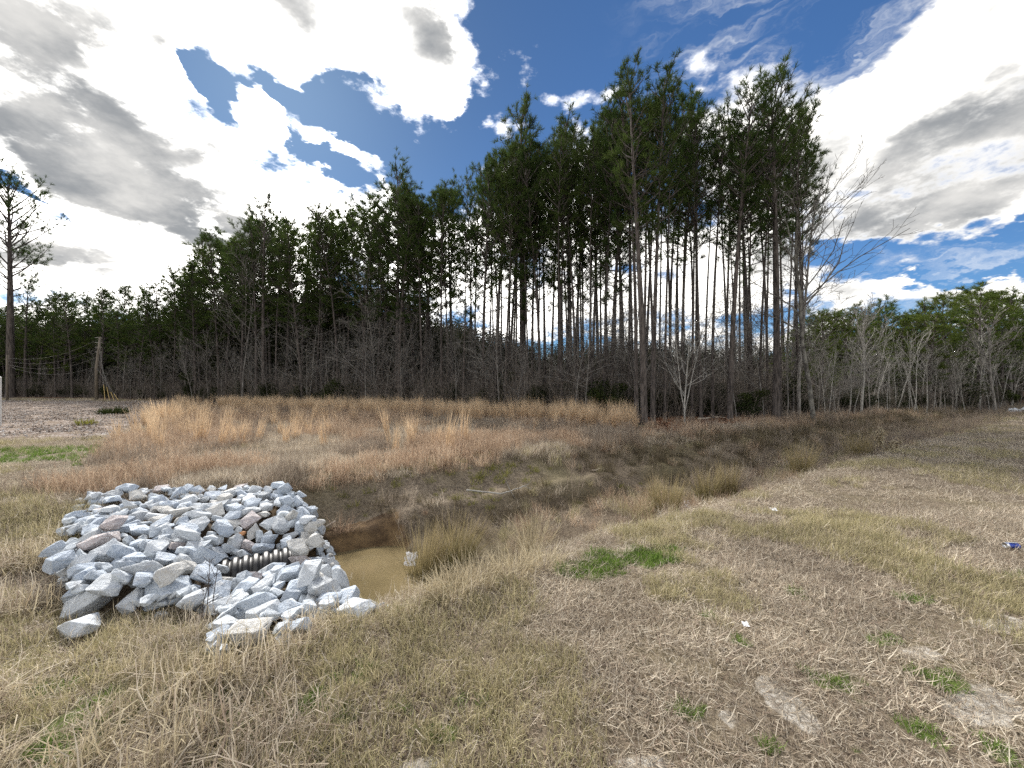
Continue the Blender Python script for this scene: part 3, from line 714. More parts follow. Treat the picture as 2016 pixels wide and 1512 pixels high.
sc = np.interp(y, [1, 4, 8, 20, 45], [.8, 1.0, 1.25, 1.9, 3.0])*rng.uniform(.7, 1.25, len(x))
ol = (fbm(x, y, .9, 21)+.22*(x < .4)*(y < 3.2)) > .58
idxw = np.zeros(len(V_)); 
def emit2(name, x, y, sc, keep, groups, label, tilt=.12, flat=None):
    x, y, sc = x[keep], y[keep], sc[keep]; n = len(x); z = gh(x, y)
    rot = np.stack([rng.normal(0, tilt, n), rng.normal(0, tilt, n), rng.uniform(0, 6.283, n)], -1)
    allv = []; idx = np.zeros(n, int)
    for vs, m in groups:
        m = m[keep]; idx[m] = len(allv)+rng.integers(0, len(vs), m.sum()); allv += vs
    zs = rng.uniform(.8, 1.25, n)*(1 if flat is None else np.minimum(1, flat[keep]))
    return scatter(name, allv, np.stack([x, y, z], -1), rot, np.stack([sc, sc, sc*zs], -1), idx, label)

allm = np.ones(len(x), bool)
rsel = rng.random(len(x))
cl_ = fbm(x, y, 2.6, 71); keepA = keepv & ~(ol & (rsel < .5)) & (rng.random(len(x)) < .35+2.2*(cl_-.25)); sc = sc*(.75+.6*cl_)
sA = emit2('dry_grass', x, y, sc, keepA, [(matted*2+short, allm)], 'short dry tan grass matted over the mown verge and the lawn')
sB = emit2('olive_grass', x, y, sc, keepv & ol & (rsel < .5), [(olive, allm)], 'yellow green grass growing through the dry verge grass in front')
# --- longer shaggy grass at the front left and round the rocks
shag = [tuft(M['straw'], 80, .10, (.12, .30), .0045, (.5, 1.4), .75, 'shaggy_grass') for _ in range(6)]+[tuft(M['palebunch'], 70, .08, (.12, .28), .0045, (.4, 1.3), .8, 'shaggy_grass') for _ in range(3)]
x, y = wedge(5200, 1.3, 7.5); mk = masks(x, y); pd = poly_dist(x, y, PILE); lf = fbm(x, y, 1.1, 31)
shg = ((mk['u'] < 640) & (y < 2.95-.1*np.abs(x)) & (lf > .52)) | ((pd < -.02) & (pd > -.30) & (mk['s'] < 4.0) & (lf > .3)) | ((mk['s'] > 2.55) & (mk['s'] < 3.4) & (mk['t'] < 4.5) & (np.abs(mk['u']-808) > 22) & (lf > .38) & (mk['t'] > .5)) | ((mk['u'] < 330) & (mk['s'] < 6) & (lf > .52))
sc = rng.uniform(.6, 1.3, len(x))*np.where(mk['u'] < 500, 1.1, .85)*(.6+.8*lf)
shg &= (pd < -.02) & (gh(x, y) > WATER+.02)
emit('shaggy_grass', shag, x, y, sc, 'long tousled straw coloured grass along the near foot of the rocks', keep=shg)
# --- fresh green
gt = [tuft(M['green'], 40, .07, (.04, .11), .006, (.1, 1.0), .3, 'fresh_grass') for _ in range(5)]
x, y = wedge(30000, 4, 14)
gp = [(x, y)]
for q in GREENS:
    if q[2] <= 0: continue
    d_ = depth(q[1]); n_ = int(3000*q[2]*q[3]*q[4])+12; gp.append(((q[0]-U0)/F*d_+rng.uniform(-1.2, 1.2, n_)*q[2], d_+rng.uniform(-1.2, 1.2, n_)*q[3]))
x = np.concatenate([a for a, b in gp]); y = np.concatenate([b for a, b in gp]); g_ = np.maximum(spot(x, y, GREENS), lawn_green(x, y)*.45)
emit('fresh_green_grass', gt, x, y, rng.uniform(.45, .9, len(x))*np.interp(y, [2, 8], [.7, 1.4]), 'patches of fresh green grass and clover in the dry verge', keep=(rng.random(len(x)) < g_*.7) & (g_ > .25))
# scattered weed rosettes
# --- field: reddish dead weeds and broomsedge
def weed(mat, n, h, spread, name):
    mb = MB(); 
    for i in range(n):
        a = random.uniform(0, 6.28); r = spread*math.sqrt(random.random()); b = np.array([r*math.cos(a), r*math.sin(a), -.02]); hh = h*random.uniform(.5, 1.1)
        lean = random.uniform(0, .35); az = random.uniform(0, 6.28)
        blades(mb, 1, b, az, lean, hh, random.uniform(.006, .010), random.uniform(-.05, .2), rand=random.random())
        k = random.randint(4, 8); f = np.random.default_rng(i).uniform(.35, 1, k)
        pos = b+np.outer(f*hh*.95, [math.sin(lean)*math.cos(az), math.sin(lean)*math.sin(az), math.cos(lean)])
        blades(mb, k, pos, rng.uniform(0, 6.28, k), rng.uniform(.3, 1.1, k), hh*rng.uniform(.12, .32, k), .006, .15)
    return variant(mb, mat, name)
redw = [weed(M['red'], 12, .42, .16, 'red_weed') for _ in range(6)]+[tuft(M['red'], 70, .16, (.15, .4), .006, (.1, .9), .3, 'red_tuft') for _ in range(4)]
greyw = [weed(M['greyweed'], 12, .5, .16, 'grey_weed') for _ in range(4)]+[tuft(M['greyweed'], 70, .16, (.15, .42), .006, (.1, 1.0), .35, 'grey_tuft') for _ in range(3)]
fieldstraw = [tuft(M['straw'], 70, .17, (.12, .30), .006, (.2, 1.1), .35, 'field_straw') for _ in range(5)]
x1, y1 = wedge(9000, 5, 11); x2, y2 = wedge(11000, 11, 24); x3, y3 = wedge(9000, 24, 62)
x = np.concatenate([x1, x2, x3]); y = np.concatenate([y1, y2, y3]); mk = masks(x, y)
kf = (mk['s'] > 6.7) & (mk['left'] < .45) & (mk['wood'] < .35) & ~((mk['u'] > 1245) & (mk['s'] > 8.3) & (rng.random(len(x)) < .86)) & (poly_dist(x, y, PILE) < -.05)
sc = np.interp(y, [5, 12, 30, 60], [.75, 1.0, 1.35, 2.0])*rng.uniform(.6, 1.15, len(x))
f1 = fbm(x, y, .45, 41); isred = f1+.12*((mk['u'] > 300) & (mk['u'] < 750)) > .50; isgrey = ~isred & (fbm(x, y, .8, 44) > .55)
emit2('field_weeds', x, y, sc, kf, [(fieldstraw, ~isred & ~isgrey), (redw, isred), (greyw, isgrey)], 'rusty brown dead weeds and straw covering the field beyond the ditch')
# tall broomsedge belt
broom = []
for _ in range(7):
    mb = MB(); n = 46; a = rng.uniform(0, 6.28, n); r = .10*np.sqrt(rng.random(n))
    blades(mb, n, np.stack([r*np.cos(a), r*np.sin(a), np.full(n, -.02)], -1), rng.normal(0.2, .9, n), rng.uniform(.02, .28, n), rng.uniform(.55, 1.0, n), rng.uniform(.006, .012, n), rng.uniform(0, .16, n))
    broom.append(variant(mb, M['gold'], 'broomsedge'))
x, y = wedge(24000, 8, 40); mk = masks(x, y); we = wood_edge(mk['u'])
bel = (mk['u'] > 430) & (mk['u'] < 1252) & (y > we-4.5-.003*(1268-mk['u'])) & (y < we-.4) & (fbm(x, y, .6, 51) > .36)
par = (mk['u'] > 290) & (mk['u'] < 1150) & (y > 8.5) & (fbm(x, y, .5, 52) > .60) & (mk['left'] < .4) & (rng.random(len(x)) < .14)
spr = (mk['u'] > 150) & (mk['u'] < 700) & (mk['left'] < .5) & (rng.random(len(x)) < .05)
emit('broomsedge', broom, x, y, rng.uniform(.65, 1.15, len(x)), 'tall golden broomsedge standing in front of the pine wood', keep=(bel | par | spr) & (mk['s'] > 8) & (mk['wood'] < .5), tilt=.08)
# fringe at the back left of the field
# --- ditch banks
mossv = [tuft(M['moss'], 60, .12, (.04, .16), .006, (.2, 1.3), .4, 'bank_moss') for _ in range(4)]
x, y = wedge(26000, 3, 30); mk = masks(x, y); z = gh(x, y)
dk = (mk['s'] > 3.15) & (mk['s'] < 7.3) & (mk['t'] > -.3) & (z > WATER+.03) & (poly_dist(x, y, PILE) < -.03)
dk &= (rng.random(len(x)) > mk['clay']*.7)

nearb = mk['s'] < 4.6
f1 = fbm(x, y, 1.0, 61)
ism = (mk['s'] > 5.4) & (mk['t'] < 7) & (f1 > .50); isg = ~ism & (fbm(x, y, 1.3, 64) > .5); iss = ~ism & ~isg & (rng.random(len(x)) < np.where(mk['s'] > 5, .12, .4)); bk_ = ~ism & (mk['s'] > 5) & (mk['s'] < 7) & (rng.random(len(x)) < .6); isg &= ~bk_; iss &= ~bk_
isr = ~ism & ~isg & ~iss & ~bk_
bankw = [tuft(M['bankweed'], 70, .14, (.12, .42), .006, (.1, 1.4), .4, 'bank_weed') for _ in range(5)]
rush_s = [tuft(M['olive'], 60, .12, (.15, .4), .006, (.05, .7), .3, 'ditch_grass') for _ in range(4)]
emit2('ditch_weeds', x, y, rng.uniform(.4, 1.05, len(x))*np.interp(y, [4, 20], [.9, 1.5])*(.7+.6*fbm(x, y, 1.6, 66))*np.where(nearb & (mk['s'] < 3.7), .6, 1), dk, [(mossv, ism), (greyw, isg), (redw[6:]+fieldstraw, isr), (rush_s, iss), (bankw, bk_)], 'tangled grey and brown weeds with moss on the ditch banks')

# pale chips on the gravel pad and fallen leaves under the trees
def leafchip(mat, n, rad, size, name):
    mb = MB()
    for i in range(n):
        a = random.uniform(0, 6.28); r = rad*math.sqrt(random.random()); c = Vector((r*math.cos(a), r*math.sin(a), .015+random.random()*.03))
        q = Euler((random.gauss(0, .5), random.gauss(0, .5), random.uniform(0, 6))).to_matrix(); s_ = size*random.uniform(.6, 1.3)
        mb.add([c+q@Vector(p)*s_ for p in ((-.5, 0, 0), (0, -.3, .08), (.5, 0, 0), (0, .3, .08))], [(0, 1, 2, 3)], (random.random(), 0))
    return variant(mb, mat, name)
leafv = [leafchip(M['litter'], 60, .4, .09, 'fallen_leaves') for _ in range(4)]
x, y = wedge(9000, 8, 40); mk = masks(x, y)
emit('fallen_leaves', leafv, x, y, rng.uniform(.7, 1.4, len(x)), 'rust coloured fallen leaves on the ground under the wood edge', keep=(mk['litter'] > .4) & (y < wood_edge(mk['u'])+7) & (mk['s'] > 7.2))
chipm = leaf_mat('stone_chips', [(.17, .13, .11), (.27, .22, .19), (.62, .60, .57), (.2, .16, .13), (.15, .11, .09)], trans=0)
chipv = [leafchip(chipm, 40, .5, .07, 'stone_chips') for _ in range(4)]
x, y = wedge(9000, 9, 46); mk = masks(x, y)
emit('gravel', chipv, x, y, rng.uniform(.5, 1.2, len(x)), 'pinkish grey gravel spread on the open pad left of the field', keep=(mk['gravel'] > .4))

# ------------------------------------------------------------------ trees
def needles(mb, tips, dirs, n=17, ln=.27, wd=.015):
    T = np.repeat(np.asarray(tips), n, 0); D = np.repeat(np.asarray(dirs), n, 0); m = len(T)
    d = D*.75+rng.normal(0, .55, (m, 3)); d[:, 2] += .25; d /= np.linalg.norm(d, axis=1)[:, None]
    s_ = np.cross(d, rng.normal(0, 1, (m, 3))); s_ /= np.linalg.norm(s_, axis=1)[:, None]
    b = T-D*rng.uniform(0, .14, m)[:, None]; L_ = (ln*rng.uniform(.7, 1.2, m))[:, None]
    V = np.stack([b-s_*wd*.5, b+s_*wd*.5, b+d*L_*.6+s_*wd*.5, b+d*L_, b+d*L_*.6-s_*wd*.5], 1)
    o = (np.arange(m)*5)[:, None]+mb.n
    mb.v.append(V.reshape(-1, 3)); c = np.zeros((m, 5, 2)); c[:, :, 0] = np.repeat(rng.random(len(tips)), n)[:, None]*.7+rng.random(m)[:, None]*.3; mb.c.append(c.reshape(-1, 2))
    mb.f += (o+np.arange(5)).tolist(); mb.n += m*5
def pine(seed, H=16., cs=.48, cr=1.9, base_r=.17, lean=(0, 0), nl=46, wob=.25, full=1.0):
    """returns (wood mesh, needle mesh) of a tall bare-stemmed pine"""
    r = random.Random(seed); w = MB(); nd = MB()
    ph = [r.uniform(0, 6.28) for _ in range(4)]
    def ax(h):
        f = max(0., h/H)
        return np.array([lean[0]*f*f*H+wob*(math.sin(f*3.1+ph[0])-math.sin(ph[0]))*f**.5, lean[1]*f*f*H+wob*(math.sin(f*2.7+ph[1])-math.sin(ph[1]))*f**.5, h])
    hs = np.concatenate([[-.3, 0, .15, .5], np.linspace(1.2, H, 14)])
    rd = [base_r*(1.35 if h < .05 else 1.15 if h < .3 else 1-.86*(h/H)**1.15) for h in hs]
    AX = np.array([ax(h) for h in hs]); w.tube(AX, rd, 9, c=(r.random(), 0))
    ax = lambda h: np.array([np.interp(h, hs, AX[:, k]) for k in range(3)])
    tips = []; dirs = []
    for i in range(nl):
        f = cs+(1-cs)*((i+.5)/nl)**.85; f = min(f+r.gauss(0, .012), .985); h = f*H
        rel = (f-cs)/(1-cs); L_ = cr*(math.sin((.16+.70*rel)*math.pi))**.8*r.uniform(.45, 1.15); L_ = max(L_, .4)
        az = i*2.4+r.gauss(0, .5); up = r.uniform(.1, .55)+rel*.65
        d = np.array([math.cos(az)*math.cos(up), math.sin(az)*math.cos(up), math.sin(up)])
        p = ax(h); P = [p]
        for k in range(4):
            d = d+np.array([.03, 0, .10])+rng.normal(0, .07, 3); d /= np.linalg.norm(d); P.append(P[-1]+d*L_/4)
        r0 = .012+.014*L_
        w.tube(P, np.linspace(r0, .008, 5), 4, False, (r.random(), 0))
        nt = max(3, int(2+2.6*L_*full))
        for k in range(nt):
            q = r.uniform(.45, 1.0) if k else 1.0; q4 = q*4; k0 = min(3, int(q4)); b = P[k0]+(P[k0+1]-P[k0])*(q4-k0)
            if k:
                dd = d*.6+rng.normal(0, .6, 3)+np.array([.05, 0, .35]); dd /= np.linalg.norm(dd); tl = r.uniform(.2, .5)*(.5+.35*L_)
                e = b+dd*tl; w.tube([b, e], [.007, .005], 3, False, (r.random(), 0))
            else: e = b; dd = d
            tips.append(e); dirs.append(dd)
            if r.random() < .35: tips.append(b+(e-b)*.6+rng.normal(0, .06, 3)); dirs.append(dd)
    for i in range(int(cs*26)):                          # dead stubs below the crown
        h = H*r.uniform(.22, cs+.05); az = r.uniform(0, 6.28); L_ = r.uniform(.2, 1.1)*(h/H)/cs
        p = ax(h); d = np.array([math.cos(az), math.sin(az), r.uniform(-.25, .25)])
        w.tube([p, p+d*L_*.5, p+d*L_+np.array([0, 0, r.uniform(-.15, .1)])], [.012, .009, .005], 3, False, (r.random(), 0))
    needles(nd, tips, dirs)
    a = w.mesh('pine_trunk', True); a.materials.append(M['pine_bark'])
    b = nd.mesh('pine_crown'); b.materials.append(M['needles'])
    return a, b
def bare(seed, H=6., r0=.035, spread=.6, nb=16, fork=False, mat='twig', lean=0, depth3=True, start=.25, minr=.0045, side=None):
    r = random.Random(seed); w = MB()
    def limb(p, d, L_, rad, lvl, curve=.12):
        n = 6 if lvl < 2 else 4; P = [p]
        for k in range(n-1):
            d = d+np.array([r.gauss(0, curve), r.gauss(0, curve), r.gauss(.05 if lvl else .02, curve*.7)]); d = d/np.linalg.norm(d); P.append(P[-1]+d*L_/(n-1))
        w.tube(P, np.linspace(rad, max(rad*.3, minr*.8), n), (7, 5, 4, 3)[lvl], False, (r.random(), 0)); return P, d
    def kids(P, L_, rad, lvl, count, st):
        n = len(P)
        for i in range(count):
            f = st+(1-st)*(i+r.random())/count; q = f*(n-1); k = min(n-2, int(q)); b = P[k]+(P[k+1]-P[k])*(q-k); ax = (P[k+1]-P[k]); ax = ax/np.linalg.norm(ax)
            az = r.uniform(0, 6.28); o = np.array([math.cos(az), math.sin(az), 0]); o = o-ax*(o@ax); o /= np.linalg.norm(o)+1e-6
            if side is not None and lvl == 1: o = o+np.array([side*.5, 0, 0])
            an = spread*r.uniform(.75, 1.35); d = ax*math.cos(an)+o*math.sin(an)
            l2 = L_*(.50 if lvl == 1 else .45)*(1-.55*f)*r.uniform(.6, 1.3); rr_ = max(minr, rad*(1-.6*f)*.5)
            P2, _ = limb(b, d, l2, rr_, lvl, .16)
            if lvl < (3 if depth3 else 2): kids(P2, l2, rr_, lvl+1, max(3, int(nb*.42)) if lvl == 1 else 3, .25)
    P, _ = limb(np.array([0, 0, -.1]), np.array([lean, 0, 1.]), H, r0, 0, .05)
    kids(P, H, r0, 1, nb, start)
    if fork:
        for s_ in (-1, 1):
            P, _ = limb(np.array([0, 0, H*.12]), np.array([s_*.22, .05, 1.]), H*.85, r0*.7, 0, .05); kids(P, H*.8, r0*.7, 1, nb//2, .25)
    me = w.mesh('bare_trunk', True); me.materials.append(M[mat]); return me
def bushmesh(seed, n=1500, rx=.9, rz=1.1, leaf=.075, mat='leaves', lobes=9):
    r = np.random.default_rng(seed); L_ = r.normal(0, 1, (lobes, 3)); L_ /= np.linalg.norm(L_, axis=1)[:, None]; L_ *= r.uniform(.2, .75, (lobes, 1)); 
    which = r.integers(0, lobes, n); rad = r.uniform(.22, .45, lobes)
    v = r.normal(0, 1, (n, 3)); v /= np.linalg.norm(v, axis=1)[:, None]
    p = L_[which]+v*(rad[which]*r.random(n)**.4)[:, None]
    p = p*np.array([rx, rx, rz])+np.array([0, 0, rz*.95]); p = p[p[:, 2] > 0.02]; n = len(p)
    d = r.normal(0, 1, (n, 3)); d[:, 2] = np.abs(d[:, 2])*.6; d /= np.linalg.norm(d, axis=1)[:, None]; s_ = np.cross(d, r.normal(0, 1, (n, 3))); s_ /= np.linalg.norm(s_, axis=1)[:, None]
    sz = leaf*r.uniform(.6, 1.4, (n, 1)); V = np.stack([p-d*sz*.6, p+s_*sz*.28, p+d*sz*.7, p-s_*sz*.28], 1)
    mb = MB(); mb.v.append(V.reshape(-1, 3)); c = np.zeros((n, 4, 2)); c[:, :, 0] = (r.random(lobes)[which]*.6+r.random(n)*.4)[:, None]; mb.c.append(c.reshape(-1, 2))
    mb.f = (np.arange(n*4).reshape(-1, 4)).tolist(); mb.n = n*4
    a = mb.mesh('foliage'); a.materials.append(M[mat])
    w = MB(); rr_ = random.Random(seed)
    for i in range(7):
        q = p[rr_.randrange(n)]*np.array([.8, .8, .9]); w.tube([(q[0]*.1, q[1]*.1, -.05), (q[0]*.5, q[1]*.5, q[2]*.5), tuple(q)], [.025, .016, .008], 4, False)
    b = w.mesh('stems', True); b.materials.append(M['twig']); return b, a

PINES = [pine(200+i, H=16, cs=[.54, .58, .63, .5, .6, .66, .56, .46, .58, .64][i], cr=[2.2, 1.9, 1.9, 2.4, 1.7, 1.6, 2.1, 2.2, 2.0, 1.8][i], base_r=[.105, .085, .095, .115, .08, .07, .10, .105, .085, .08][i],
              lean=[(.03, 0), (-.03, 0), (0, 0), (.05, 0), (0, .03), (.02, 0), (-.04, 0), (0, 0), (.06, 0), (-.02, 0)][i], nl=[42, 34, 36, 46, 34, 30, 38, 48, 38, 32][i]) for i in range(10)]
FULL = [pine(230+i, H=16, cs=[.40, .46, .36, .50, .42, .47][i], cr=[2.1, 1.8, 2.3, 1.9, 2.0, 1.7][i], base_r=[.10, .085, .11, .09, .10, .08][i], lean=[(.02, 0), (-.03, 0), (0, 0), (.04, 0), (-.02, 0), (0, .02)][i], nl=[60, 52, 66, 50, 58, 50][i], full=1.5) for i in range(6)]
BUSHY = [pine(260+i, H=9, cs=.25, cr=1.9, base_r=.11, nl=44, wob=.15, full=1.4) for i in range(4)]
def bushy_mats():
    for a, b in BUSHY: b.materials.clear(); b.materials.append(M['needles_young'])
bushy_mats()
def place(name, meshes, names, loc, rz, sc, label, cat, group=None):
    root = empty(name, loc, rz, sc)
    for me_, nm in zip(meshes, names): link(nm, me_, root)
    tag(root, label, cat, group); return root
pc = 0
def put_pine(u, d, top_v, variant_, label, group=None, rz=None, wide=1.0, set_=PINES, H=16., z=None, thick=1.0):
    x = (u-U0)/F*d; z = gz(x, d) if z is None else z
    hgt = (H0-top_v)/F*d+CAMZ-z; s_ = hgt/H
    rz = random.uniform(0, 6.28) if rz is None else rz
    return place('pine_tree', set_[variant_], ('trunk', 'crown'), (x, d, z), rz, (s_*wide, s_*wide, s_), label, 'pine tree', group)

# the pines one can tell apart
def custom(seed, **k): return [pine(seed, **k)]
def hero_pine(u, vb, vt, br, lean, cs, cr, seed, label, nl=56, wob=.12, full=1.0):
    d = depth(vb, .15); x = (u-U0)/F*d; z = gz(x, d); k = ((H0-vt)/F*d+CAMZ-z)/16
    return place('pine_tree', pine(seed, H=16, cs=cs, cr=cr, base_r=br, lean=lean, nl=nl, wob=wob, full=full), ('trunk', 'crown'), (x, d, z), 0, k, label, 'pine tree', None)
hero_pine(1268, 838, 150, .16, (-.03, 0), .50, 1.9, 301, 'thickest front pine at the right end of the golden grass, twin stem beside it')
hero_pine(1252, 832, 170, .10, (-.05, .02), .52, 1.8, 302, 'slimmer stem directly left of the thickest front pine')
hero_pine(1285, 836, 158, .12, (.04, 0), .46, 2.1, 303, 'pine rising just right of the thickest front pine, crown leaning right')
hero_pine(1437, 832, 195, .14, (.075, 0), .50, 2.0, 304, 'pine curving to the right between the white sapling and the tall straight pine')
hero_pine(1528, 831, 165, .17, (.0, 0), .52, 2.2, 305, 'tall straight pine standing clear at the right end of the stand', nl=64)
hero_pine(1538, 824, 560, .12, (.01, 0), .90, .7, 306, 'dead broken pine stem hard against the tall straight pine', nl=6)
hero_pine(1030, 812, 238, .20, (-.02, 0), .52, 2.3, 307, 'stout dark pine in the middle of the stand behind the golden grass', nl=60)
hero_pine(1122, 812, 240, .16, (.0, 0), .48, 1.8, 308, 'pine with a dense upright crown right of the middle pine')
hero_pine(780, 806, 345, .17, (.01, 0), .45, 2.6, 309, 'open crowned pine standing above its neighbours left of the middle', nl=54)
hero_pine(519, 801, 408, .15, (.01, 0), .50, 2.2, 310, 'front pine with a clean grey stem where the stand steps down to the left')
hero_pine(20, 790, 370, .26, (-.005, 0), .46, 3.6, 311, 'big pine at the far left edge of the clearing with wide layered branches', nl=60, full=1.9)
hero_pine(50, 789, 560, .2, (.0, 0), .4, 2.6, 312, 'thin pine just right of the big pine at the far left edge', nl=36)

SIL_U = [-400, -50, 60, 130, 200, 300, 370, 400, 520, 600, 700, 790, 860, 930, 1020, 1110, 1180, 1270, 1350, 1420, 1500, 1580, 1600]
SIL_V = [560, 590, 600, 575, 570, 555, 510, 475, 420, 435, 405, 370, 380, 345, 270, 275, 240, 190, 190, 240, 225, 215, 260]
def zone(u, back):
    if u < 250: return ('dark pine in the distant wood beyond the gravel pad', 'pines beyond the gravel pad')
    if u < 460: return ('pine in the lower wood where the tree line falls to the left', 'pines left of the field')
    if u < 900: return ('slender dark pine in the dense stand behind the field', 'pines behind the field')
    if u < 1240: return ('tall slender pine in the see-through stand behind the golden grass', 'pines behind the golden grass')
    return ('tall pine stem in the sparse right end of the stand', 'pines at the right end of the stand')
rp = random.Random(17)
# front to back rows, one pine per slot
for i in range(236):
    fi = i/236; u = -330+1930*(fi*1.22 if fi < .54 else .6588+(fi-.54)*.7417)+rp.uniform(-8, 8)
    row = i % 4
    e = float(wood_edge(u)); d = e+[.8, 3.5, 7.0, 11][row]*(1.0 if u > 850 else 1.4)+rp.uniform(-.6, 1.4)
    sv = float(np.interp(u, SIL_U, SIL_V)); vt = sv+abs(rp.gauss(0, 16 if u < 480 else 24 if u < 900 else 38))+[0, 6, 10, 10][row]
    if rp.random() < .2: vt += rp.uniform(20, 60)
    if u > 1240 and rp.random() < .36: continue
    lab, grp = zone(u, row)
    x = (u-U0)/F*d; hgt = (H0-vt)/F*d+1.3; w_ = rp.uniform(.85, 1.15)
    dense = u < 900 or (u < 1240 and rp.random() < .45)
    put_pine(u, d, vt, rp.randrange(6 if dense else 10), lab, grp, wide=rp.uniform(.9, 1.2)*max(1, 14/hgt)*(1.2 if u < 900 else .88), set_=FULL if dense else PINES)
# right hand wood: short bushy pines with taller ones behind
SR_U = [1560, 1650, 1700, 1750, 1800, 1850, 1900, 1960, 2016, 2200, 2500]; SR_V = [630, 606, 616, 604, 608, 588, 576, 576, 590, 590, 580]
for i in range(44):
    u = 1560+i*760/44+rp.uniform(-8, 8); row = i % 3; e = float(wood_edge(u)); d = e+[3.5, 9, 17][row]+rp.uniform(-1, 2)
    vt = float(np.interp(u, SR_U, SR_V))+abs(rp.gauss(0, 14))+(22 if row == 0 else 0)
    put_pine(u, d, vt, rp.randrange(4), ['bushy green pine behind the bare saplings on the right', 'mid green pine deeper in the low wood on the right', 'pine whose crown tops the low wood on the right'][row], 'green pines right of the stand',
             set_=BUSHY, H=9., wide=rp.uniform(1.3, 1.8))
for i in range(14):
    u = -350+i*850/14+rp.uniform(-12, 12); e = float(wood_edge(u)); d = e+rp.uniform(2, 9)
    put_pine(u, d, float(np.interp(u, SIL_U, SIL_V))+rp.uniform(30, 110), rp.randrange(4), 'low branching pine at the foot of the dark wood on the left', 'low pines in the left wood', set_=BUSHY, H=9., wide=rp.uniform(1.1, 1.5))
# bare hardwoods
BARE = [bare(400+i, H=6, r0=.032, nb=[20, 16, 22, 18, 14, 24, 18, 20][i], spread=[.8, .6, .9, .7, .5, 1.0, .8, .6][i], lean=[0, .1, -.1, .05, -.05, 0, .15, -.12][i], mat='grey_bark') for i in range(8)]
STEM = [bare(430+i, H=6, r0=.042, nb=8, spread=.42, lean=[0, .12, -.1, .05, -.18][i], mat='pale_bark', depth3=True, start=.5) for i in range(5)]
def put_bare(u, d, vt, me_, label, group=None, wide=1., rz=None, H=6., cat='bare tree'):
    x = (u-U0)/F*d; z = gz(x, d); s_ = ((H0-vt)/F*d+CAMZ-z)/H
    root = empty('bare_tree', (x, d, z), rp.uniform(0, 6.28) if rz is None else rz, (s_*wide, s_*wide, s_))
    link('trunk', me_, root); tag(root, label, cat, group); return root
def hero_bare(_, u, vb, vt, label, **k):
    d = depth(vb, .15); x = (u-U0)/F*d; z = gz(x, d); Hh = (H0-vt)/F*d+CAMZ-z
    root = empty('bare_tree', (x, d, z)); link('trunk', bare(H=Hh, **k), root); tag(root, label, 'bare tree')
hero_bare('s', 1348, 838, 625, 'white barked sapling forking from its base in front of the stand', seed=501, r0=.036, spread=.7, nb=13, fork=True, mat='pale_bark', start=.22, minr=.0055)
hero_bare('t', 1603, 834, 420, 'lichen spotted bare tree leaning left with a wide leafless crown', seed=510, r0=.10, spread=.6, nb=17, mat='lichen_bark', lean=-.14, start=.42, minr=.0065, side=.6)
hero_bare('u', 1573, 826, 385, 'tall grey bare tree behind the leaning tree, its top against the cloud', seed=505, r0=.085, spread=.6, nb=18, mat='grey_bark', lean=0, start=.5, minr=.007, side=.8)
hero_bare('v', 1695, 822, 625, 'pale many branched bare tree rising above the saplings on the right', seed=506, r0=.07, spread=.5, nb=22, mat='pale_bark', lean=0, start=.45, minr=.008)
hero_bare('v', 1962, 806, 640, 'grey bare tree beside the right hand utility pole', seed=507, r0=.10, spread=.5, nb=18, mat='grey_bark', lean=-.08, start=.4, minr=.012)
hero_bare('v', 965, 812, 690, 'pale crooked sapling behind the golden grass left of the middle pine', seed=508, r0=.05, spread=.8, nb=16, mat='pale_bark', lean=-.05, start=.3, minr=.007)
hero_bare('v', 740, 805, 560, 'grey leafless tree with drooping side twigs in front of the dense pines', seed=509, r0=.07, spread=1.0, nb=26, mat='grey_bark', lean=0, start=.15, minr=.009)
hero_bare('v', 476, 800, 470, 'tall thin pale stem left of the clean stemmed front pine', seed=511, r0=.08, spread=.7, nb=22, mat='grey_bark', lean=0.02, start=.3, minr=.010)
for i in range(120):
    u = 100+i*1500/120+rp.uniform(-8, 8); e = float(wood_edge(u)); d = e+rp.uniform(-.5, 5)
    vt = H0-(rp.uniform(3.0, 7.5)-1.4)*F/d
    lab, grp = (('grey leafless sapling in the tangle under the left pines', 'saplings under the left pines') if u < 500 else
                ('grey leafless sapling in front of the dense pine stand', 'saplings behind the field') if u < 950 else
                ('grey leafless sapling among the stems behind the golden grass', 'saplings behind the golden grass') if u < 1260 else
                ('thin leafless sapling between the right hand pines', 'saplings between the right pines'))
    put_bare(u, d, vt, BARE[rp.randrange(8)], lab, grp, rp.uniform(.9, 1.3))
for i in range(84):
    u = 1600+i*410/84+rp.uniform(-4, 4); e = float(wood_edge(u)); d = e+rp.uniform(-.3, 4)
    vt = float(np.interp(u, [1600, 2016], [695, 705]))+rp.gauss(0, 22)
    put_bare(u, d, vt, STEM[rp.randrange(5)] if rp.random() < .7 else BARE[rp.randrange(8)], 'pale leaning sapling in the row of thin trunks right of the stand', 'pale saplings on the right', rp.uniform(.8, 1.3))
